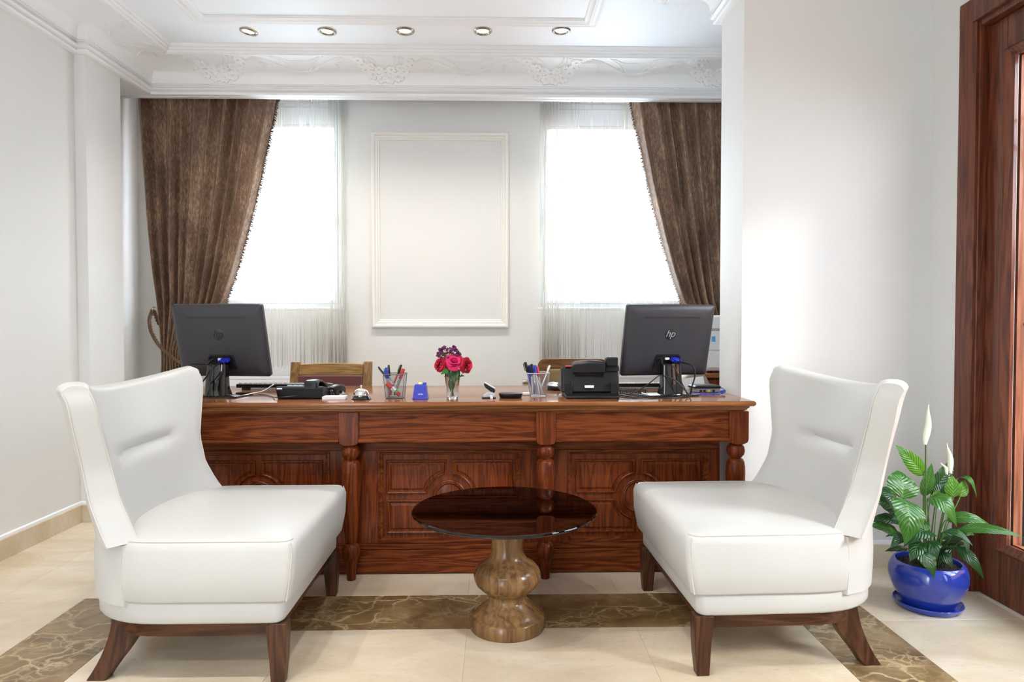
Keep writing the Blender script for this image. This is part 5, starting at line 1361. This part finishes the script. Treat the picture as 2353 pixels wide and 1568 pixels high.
LEAVES = [  # root, base of blade, tip, width, arch, tone
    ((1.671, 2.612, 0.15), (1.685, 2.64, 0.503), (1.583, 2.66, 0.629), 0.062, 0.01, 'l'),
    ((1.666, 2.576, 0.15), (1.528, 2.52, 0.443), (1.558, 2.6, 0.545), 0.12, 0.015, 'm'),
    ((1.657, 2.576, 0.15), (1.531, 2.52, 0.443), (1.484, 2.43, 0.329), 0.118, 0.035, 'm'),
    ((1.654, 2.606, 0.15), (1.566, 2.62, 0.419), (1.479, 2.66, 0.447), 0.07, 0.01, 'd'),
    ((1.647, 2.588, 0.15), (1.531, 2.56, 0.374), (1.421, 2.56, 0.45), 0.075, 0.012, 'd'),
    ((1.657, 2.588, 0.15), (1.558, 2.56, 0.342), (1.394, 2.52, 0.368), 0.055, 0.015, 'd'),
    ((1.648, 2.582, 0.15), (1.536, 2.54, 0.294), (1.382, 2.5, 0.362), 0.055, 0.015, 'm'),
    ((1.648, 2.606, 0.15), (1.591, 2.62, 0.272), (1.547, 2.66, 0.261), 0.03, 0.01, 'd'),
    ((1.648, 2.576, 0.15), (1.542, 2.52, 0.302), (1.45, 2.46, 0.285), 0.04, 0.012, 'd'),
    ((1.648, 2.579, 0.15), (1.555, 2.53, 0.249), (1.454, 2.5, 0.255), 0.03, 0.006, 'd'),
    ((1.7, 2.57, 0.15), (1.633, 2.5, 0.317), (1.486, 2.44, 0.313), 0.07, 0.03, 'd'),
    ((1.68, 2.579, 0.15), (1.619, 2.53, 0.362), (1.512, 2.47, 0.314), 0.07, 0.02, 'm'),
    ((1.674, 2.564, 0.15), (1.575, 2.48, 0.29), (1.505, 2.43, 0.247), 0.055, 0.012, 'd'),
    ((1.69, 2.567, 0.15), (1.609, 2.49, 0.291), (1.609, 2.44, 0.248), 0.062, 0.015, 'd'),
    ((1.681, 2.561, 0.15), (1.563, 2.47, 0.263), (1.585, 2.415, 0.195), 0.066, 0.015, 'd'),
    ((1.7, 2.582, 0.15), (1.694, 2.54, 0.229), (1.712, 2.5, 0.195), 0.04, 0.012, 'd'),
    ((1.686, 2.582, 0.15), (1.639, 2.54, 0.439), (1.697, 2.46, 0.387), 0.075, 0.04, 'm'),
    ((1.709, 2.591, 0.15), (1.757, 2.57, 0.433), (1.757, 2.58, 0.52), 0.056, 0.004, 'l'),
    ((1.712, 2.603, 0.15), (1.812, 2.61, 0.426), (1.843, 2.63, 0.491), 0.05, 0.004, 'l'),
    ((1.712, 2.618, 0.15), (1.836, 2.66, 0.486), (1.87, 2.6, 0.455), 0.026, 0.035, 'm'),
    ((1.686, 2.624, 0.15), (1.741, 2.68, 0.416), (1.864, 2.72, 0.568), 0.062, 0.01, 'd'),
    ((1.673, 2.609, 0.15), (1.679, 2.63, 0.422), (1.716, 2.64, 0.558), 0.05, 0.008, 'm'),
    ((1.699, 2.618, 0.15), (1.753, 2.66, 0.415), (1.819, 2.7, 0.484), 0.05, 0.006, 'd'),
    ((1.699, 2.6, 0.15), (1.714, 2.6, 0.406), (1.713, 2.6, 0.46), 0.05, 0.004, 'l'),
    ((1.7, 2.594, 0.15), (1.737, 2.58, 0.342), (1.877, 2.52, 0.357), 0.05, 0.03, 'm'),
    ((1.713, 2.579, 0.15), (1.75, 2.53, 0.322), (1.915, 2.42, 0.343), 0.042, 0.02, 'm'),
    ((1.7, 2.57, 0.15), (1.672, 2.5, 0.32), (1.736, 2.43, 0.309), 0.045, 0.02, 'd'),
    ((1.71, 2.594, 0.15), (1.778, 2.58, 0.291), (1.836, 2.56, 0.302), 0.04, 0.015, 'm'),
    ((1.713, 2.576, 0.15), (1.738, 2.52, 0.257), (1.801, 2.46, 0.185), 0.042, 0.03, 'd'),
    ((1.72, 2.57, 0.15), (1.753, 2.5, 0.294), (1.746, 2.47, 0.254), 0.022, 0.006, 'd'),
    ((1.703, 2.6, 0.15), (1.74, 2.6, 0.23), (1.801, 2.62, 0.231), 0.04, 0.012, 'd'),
]

rnd = random.Random(21)
for root, base, tip, w, arch, m in LEAVES:
    root, base, tip = Vector(root), Vector(base), Vector(tip)
    mid = root.lerp(base, 0.55); mid.z += 0.012; mid.x += (PC[0]-mid.x)*0.25
    dirn = (tip-base).normalized()
    st = bez(root, root.lerp(mid, 0.7)+Vector((0, 0, 0.02)), base-dirn*0.012, base, 7)
    lat = abs(dirn.x)
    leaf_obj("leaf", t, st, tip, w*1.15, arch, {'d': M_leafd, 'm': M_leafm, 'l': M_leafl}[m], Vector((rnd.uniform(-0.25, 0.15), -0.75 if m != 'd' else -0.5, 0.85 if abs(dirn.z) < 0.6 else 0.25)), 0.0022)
for k in range(9):                                  # short young leaves low among the stems
    a = rnd.uniform(0, 2*PI); r0 = Vector((PC[0]+0.02*math.cos(a), PC[1]+0.02*math.sin(a), 0.15)); b0 = r0+Vector((0.035*math.cos(a), 0.035*math.sin(a), rnd.uniform(0.05, 0.12)))
    leaf_obj('leaf', t, bez(r0, r0+Vector((0, 0, 0.03)), b0-Vector((0, 0, 0.01)), b0, 5), b0+Vector((0.07*math.cos(a), 0.07*math.sin(a), rnd.uniform(-0.02, 0.07))), 0.045, 0.012, M_leafd, Vector((0, -0.4, 1)), 0.002)
def spathe(foot, base, tip, w):
    foot, base, tip = Vector(foot), Vector(base), Vector(tip)
    b = B(); b.tube(bez(foot, foot.lerp(base, 0.4), base-Vector((0, 0, 0.08)), base, 8), 0.0026, 6); b.build('flower_stalk', M_stem, t, angle=80)
    d = tip-base; s = d.cross(Vector((0, -1, 0.1))).normalized(); nn = s.cross(d).normalized(); b = B(); G = []
    for i in range(13):
        v = i/12; c = base+d*v+s*(0.012*math.sin(PI*v*1.6)*v); ww = w*0.5*math.sin(PI*min(1, 0.06+v*0.94)**0.7)**1.1+0.0005
        G.append([c+s*ww*math.sin(u*1.3)+nn*ww*(1-math.cos(u*1.3))*-0.9 for u in [-1+2*j/8 for j in range(9)]])
    b.grid(G); b.build('white_bract', M_spathe, t, angle=80, recalc=False)
spathe((1.672, 2.60, 0.15), (1.666, 2.60, 0.632), (1.688, 2.60, 0.788), 0.028)
spathe((1.70, 2.61, 0.15), (1.789, 2.63, 0.512), (1.782, 2.63, 0.634), 0.024)
spathe((1.70, 2.60, 0.15), (1.761, 2.61, 0.512), (1.744, 2.61, 0.564), 0.014)
